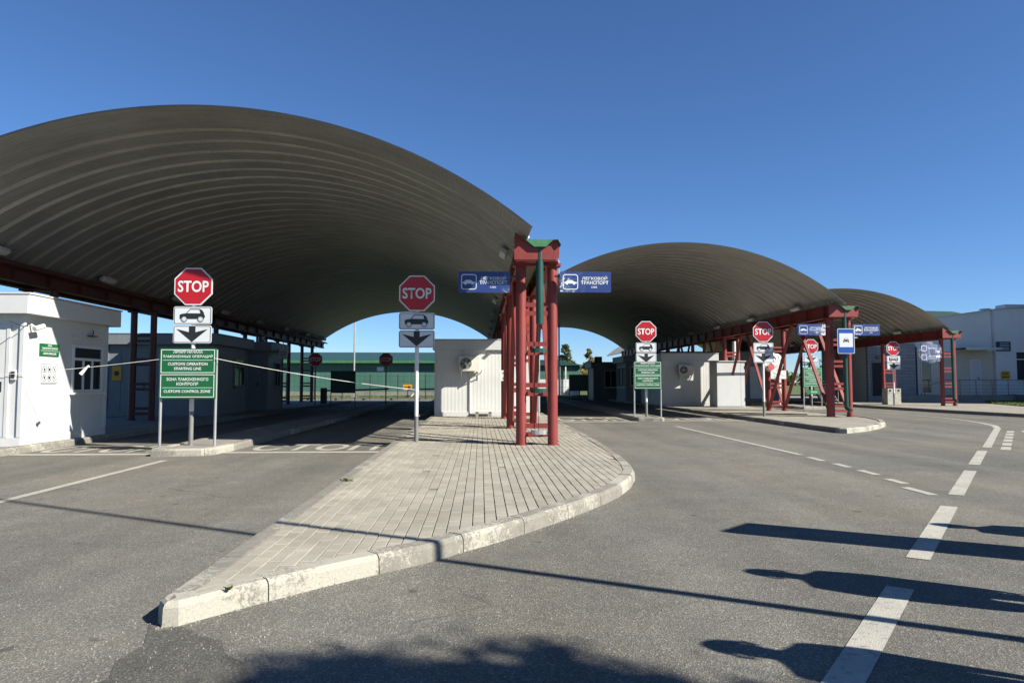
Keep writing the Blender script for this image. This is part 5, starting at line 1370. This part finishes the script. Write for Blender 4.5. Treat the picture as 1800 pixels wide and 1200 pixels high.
# ------------------------------------------------------------------ trees
def tree(x, y, h, cr, ch, label, leafmat, bark, nleaf, leaf, seed, conic=False, z0=0.0, name='tree', group=None):
    rr = random.Random(seed); root = thing(name, label, 'tree', (x, y, z0), group=group)
    m = MB(); pts = [Vector((0, 0, -0.1))]
    for k in range(1, 7): pts.append(Vector((rr.gauss(0, 0.08), rr.gauss(0, 0.08), h * 0.93 * k / 6)))
    for k in range(6): m.tube(pts[k], pts[k + 1], h * 0.018 * (1 - k / 6.6), 8, h * 0.018 * (1 - (k + 1) / 6.6), cap=False)
    tips = []
    nb = 34
    for k in range(nb):
        f = rr.uniform(0, 1); zz = (h - ch) + ch * f * 0.95
        wid = cr * ((1 - f) * 0.95 + 0.08 if conic else sqrt(max(0.05, 1 - (2 * f - 0.9) ** 2 / 1.25))) * rr.uniform(0.65, 1.1)
        a = rr.uniform(0, 2 * pi); base = Vector((0, 0, zz - (0.0 if conic else wid * 0.35)))
        i = min(5, int(max(0, base.z) / (h * 0.93) * 6)); base.x, base.y = pts[i].x, pts[i].y
        tip = Vector((cos(a) * wid, sin(a) * wid, zz + (-0.12 * wid if conic else rr.uniform(0, 0.3) * wid)))
        m.tube(base, tip, h * 0.006, 5, h * 0.0015, cap=False); tips.append((base, tip, wid))
    me = smooth_sides(m.mesh('trunk', bark)); link('trunk', me, root)
    m = MB()
    for _ in range(nleaf):
        b_, t_, wid = tips[rr.randrange(nb)]
        f = rr.uniform(0.25, 1.05) ** 0.8; p = b_.lerp(t_, f); s = wid * 0.17 + 0.05
        p = p + Vector((rr.gauss(0, s), rr.gauss(0, s), rr.gauss(0, s * (0.6 if conic else 0.9))))
        d = Vector((rr.gauss(0, 1), rr.gauss(0, 1), rr.gauss(0, 0.8))).normalized(); u = d.orthogonal().normalized(); l = leaf * rr.uniform(0.6, 1.3)
        q = d.cross(u)
        m.add([p - u * l, p + q * l * 0.45, p + u * l, p - q * l * 0.45], [(0, 1, 2, 3)])
    m.build('crown', leafmat, root)
    return root
tree(12.4, 104, 7.2, 2.5, 6.4, 'dark green pine standing behind the far shed', 'leaf_spruce', 'bark', 9000, 0.17, 3, conic=True)
tree(17.1, 112, 6.8, 2.4, 6.0, 'yellowing birch standing behind the far fence', 'leaf_autumn', 'birch_bark', 8000, 0.17, 4, conic=True)
tree(19.2, 122, 4.2, 1.7, 3.6, 'low yellowing bush-like tree beside the birch', 'leaf_autumn', 'bark', 2400, 0.13, 9)
# low wood on the horizon
mb = MB()
for _ in range(9000):
    x = rnd.uniform(-320, 320); y = 290 + rnd.uniform(-12, 12); hh = 5 + 2.5 * sin(x * 0.05) + 1.5 * sin(x * 0.31 + 1)
    p = Vector((x, y, rnd.uniform(0, max(1.5, hh)))); d = Vector((rnd.gauss(0, 1), rnd.gauss(0, 1), rnd.gauss(0, 1))).normalized(); u = d.orthogonal().normalized(); q = d.cross(u); l = rnd.uniform(0.6, 1.5)
    mb.add([p - u * l, p + q * l * .6, p + u * l, p - q * l * .6], [(0, 1, 2, 3)])
tag(mb.build('woodland', 'leaf_green'), 'far-off low wood along the horizon', 'woodland', kind='stuff')

# ------------------------------------------------------------------ what stands to the right of the view and throws its shadow in
tree(8.72, -2.25, 7.8, 0.95, 3.3, 'leafy young tree whose crown shades the asphalt before the island tip', 'leaf_green', 'bark', 17000, 0.10, 21, name='tree')
fp = thing('flagpole', 'tall flagpole that throws a long thin shadow over the asphalt', 'flagpole', (5.06, 2.13, 0.0))
me = smooth_sides(MB().tube((0, 0, 0), (0, 0, 9.5), 0.055, 14, 0.035).mesh('pole', 'white_paint')); link('pole', me, fp)
MB().cbox(-0.15, 0.15, -0.15, 0.15, 0, 0.06, 0.01).build('base', 'galvanised', fp); me = smooth_sides(MB().tube((0, 0, 9.5), (0, 0, 9.6), 0.05, 10, 0.02).mesh('finial', 'galvanised')); link('finial', me, fp)
ip = thing('information_pillar', 'upright information pillar that throws a straight-edged shadow', 'pillar', (5.04, 4.65, 0.0), atan2(0.36, 0.38))
MB().cbox(-0.26, 0.26, -0.06, 0.06, 0.08, 2.33, 0.01).build('body', 'booth_trim', ip); MB().cbox(-0.3, 0.3, -0.15, 0.15, 0.0, 0.08, 0.01).build('base', 'concrete', ip); MB().box(-0.22, 0.22, -0.065, -0.06, 0.9, 2.0).build('panel', 'navy', ip)

def person(x, y, h, rz, label, jacket, legs, arm=0.0, seed=1):
    root = thing('person', label, 'person', (x, y, 0.006), rz, group=None)
    me = bpy.data.meshes.new('body'); s = h / 1.75
    V = [(0, 0, .95, .165), (0, 0, 1.08, .16), (0, .0, 1.25, .175), (0, 0, 1.40, .165), (0, 0, 1.50, .065), (0, -.015, 1.58, .075), (0, -.02, 1.655, .098), (0, -.015, 1.715, .07)]
    E_ = [(i, i + 1) for i in range(7)]
    def chain(root_i, pts):
        prev = root_i
        for p in pts: V.append(p); E_.append((prev, len(V) - 1)); prev = len(V) - 1
        return prev
    for sx in (-1, 1):
        chain(0, [(sx * .095, 0, .88, .105), (sx * .105, -.015, .50, .066), (sx * .11, .015, .27, .056), (sx * .11, .02, .09, .042), (sx * .115, -.05, .045, .042), (sx * .12, -.17, .035, .034)])
        hand = chain(3, [(sx * .18, 0, 1.405, .085), (sx * .22, .015, 1.22, .062), (sx * .215, -.01, 1.10, .055), (sx * .21, -.07 - arm * .1, .90 + arm * .1, .036), (sx * .205, -.10 - arm * .12, .82 + arm * .12, .034)])
        px, py, pz, _ = V[hand]
        for k in range(4): chain(hand, [(px - sx * .005, py - .03 + k * .02, pz - .05, .0095), (px - sx * .012, py - .035 + k * .02, pz - .09 - (0.008 if k in (1, 2) else 0), .008)])
        chain(hand, [(px - sx * .02, py - .045, pz - .02, .010), (px - sx * .03, py - .06, pz - .055, .009)])
    me.from_pydata([(a * s, b * s, c * s) for a, b, c, _ in V], E_, [])
    ob = bpy.data.objects.new('body', me); col.objects.link(ob)
    md = ob.modifiers.new('s', 'SKIN'); md.use_smooth_shade = True
    for i, sv in enumerate(me.skin_vertices[0].data):
        sv.radius = (V[i][3] * s,) * 2; sv.use_root = (i == 0)
    for i in (1, 2, 3): me.skin_vertices[0].data[i].radius = (V[i][3] * s * 1.15, V[i][3] * s * 0.82)
    m2 = ob.modifiers.new('u', 'SUBSURF'); m2.levels = 1; m2.render_levels = 1
    dg = bpy.context.evaluated_depsgraph_get(); nm = bpy.data.meshes.new_from_object(ob.evaluated_get(dg))
    bpy.data.objects.remove(ob)
    nm.materials.clear()
    for k in ('skin', jacket, legs, 'dark_rubber'): nm.materials.append(MATS[k])
    for p in nm.polygons:
        z = p.center.z / s; hx = abs(p.center.x) / s
        p.material_index = 0 if z > 1.50 or (z < 0.93 and hx > 0.175) else (1 if z > 0.93 else (2 if z > 0.10 else 3))
    nm.name = 'body'; link('body', nm, root)
    # hair, ears, nose, eyes
    m = MB(); n, mm = 14, 7; vs = []; fs = []
    for j in range(mm + 1):
        for k in range(n):
            b_ = 2 * pi * k / n; a = pi * (0.36 if sin(b_) < -.25 else 0.62) * j / mm; vs.append((sin(a) * cos(b_) * .104 * s, (-.008 + sin(a) * sin(b_) * .118 + (0.012 if sin(b_) > 0 else 0.01)) * s, (1.665 + cos(a) * .108) * s))
    for j in range(mm):
        for k in range(n): fs.append((j * n + k, j * n + (k + 1) % n, (j + 1) * n + (k + 1) % n, (j + 1) * n + k))
    hm = smooth_sides(m.add(vs, fs).mesh('hair', 'hair_dark')); link('hair', hm, root)
    for sx in (-1, 1):
        MB().tube((sx * .094 * s, 0, 1.61 * s), (sx * .106 * s, .01, 1.66 * s), .012 * s, 8, .016 * s).build('ear', 'skin', root)
        MB().tube((sx * .034 * s, -.10 * s, 1.66 * s), (sx * .034 * s, -.118 * s, 1.66 * s), .011 * s, 8).build('eye', 'hair_dark', root)
    MB().tube((0, -.105 * s, 1.655 * s), (0, -.13 * s, 1.615 * s), .008 * s, 8, .015 * s).build('nose', 'skin', root)
    MB().box(-.025 * s, .025 * s, -.117 * s, -.09 * s, 1.575 * s, 1.582 * s).build('mouth', 'hair_dark', root)
    return root
person(3.22, 2.30, 1.74, radians(66), 'standing person in a navy jacket casting the broad shadow over the thick dashes', 'cloth_navy', 'cloth_grey', 0.6)
person(3.95, 3.60, 1.76, radians(62), 'standing person in a grey jacket casting a shadow beside the flagpole shadow', 'cloth_grey', 'cloth_navy', 0.2)
person(6.15, 5.10, 1.72, radians(40), 'standing person in an olive jacket beyond the information pillar', 'cloth_olive', 'cloth_navy', 0.1)
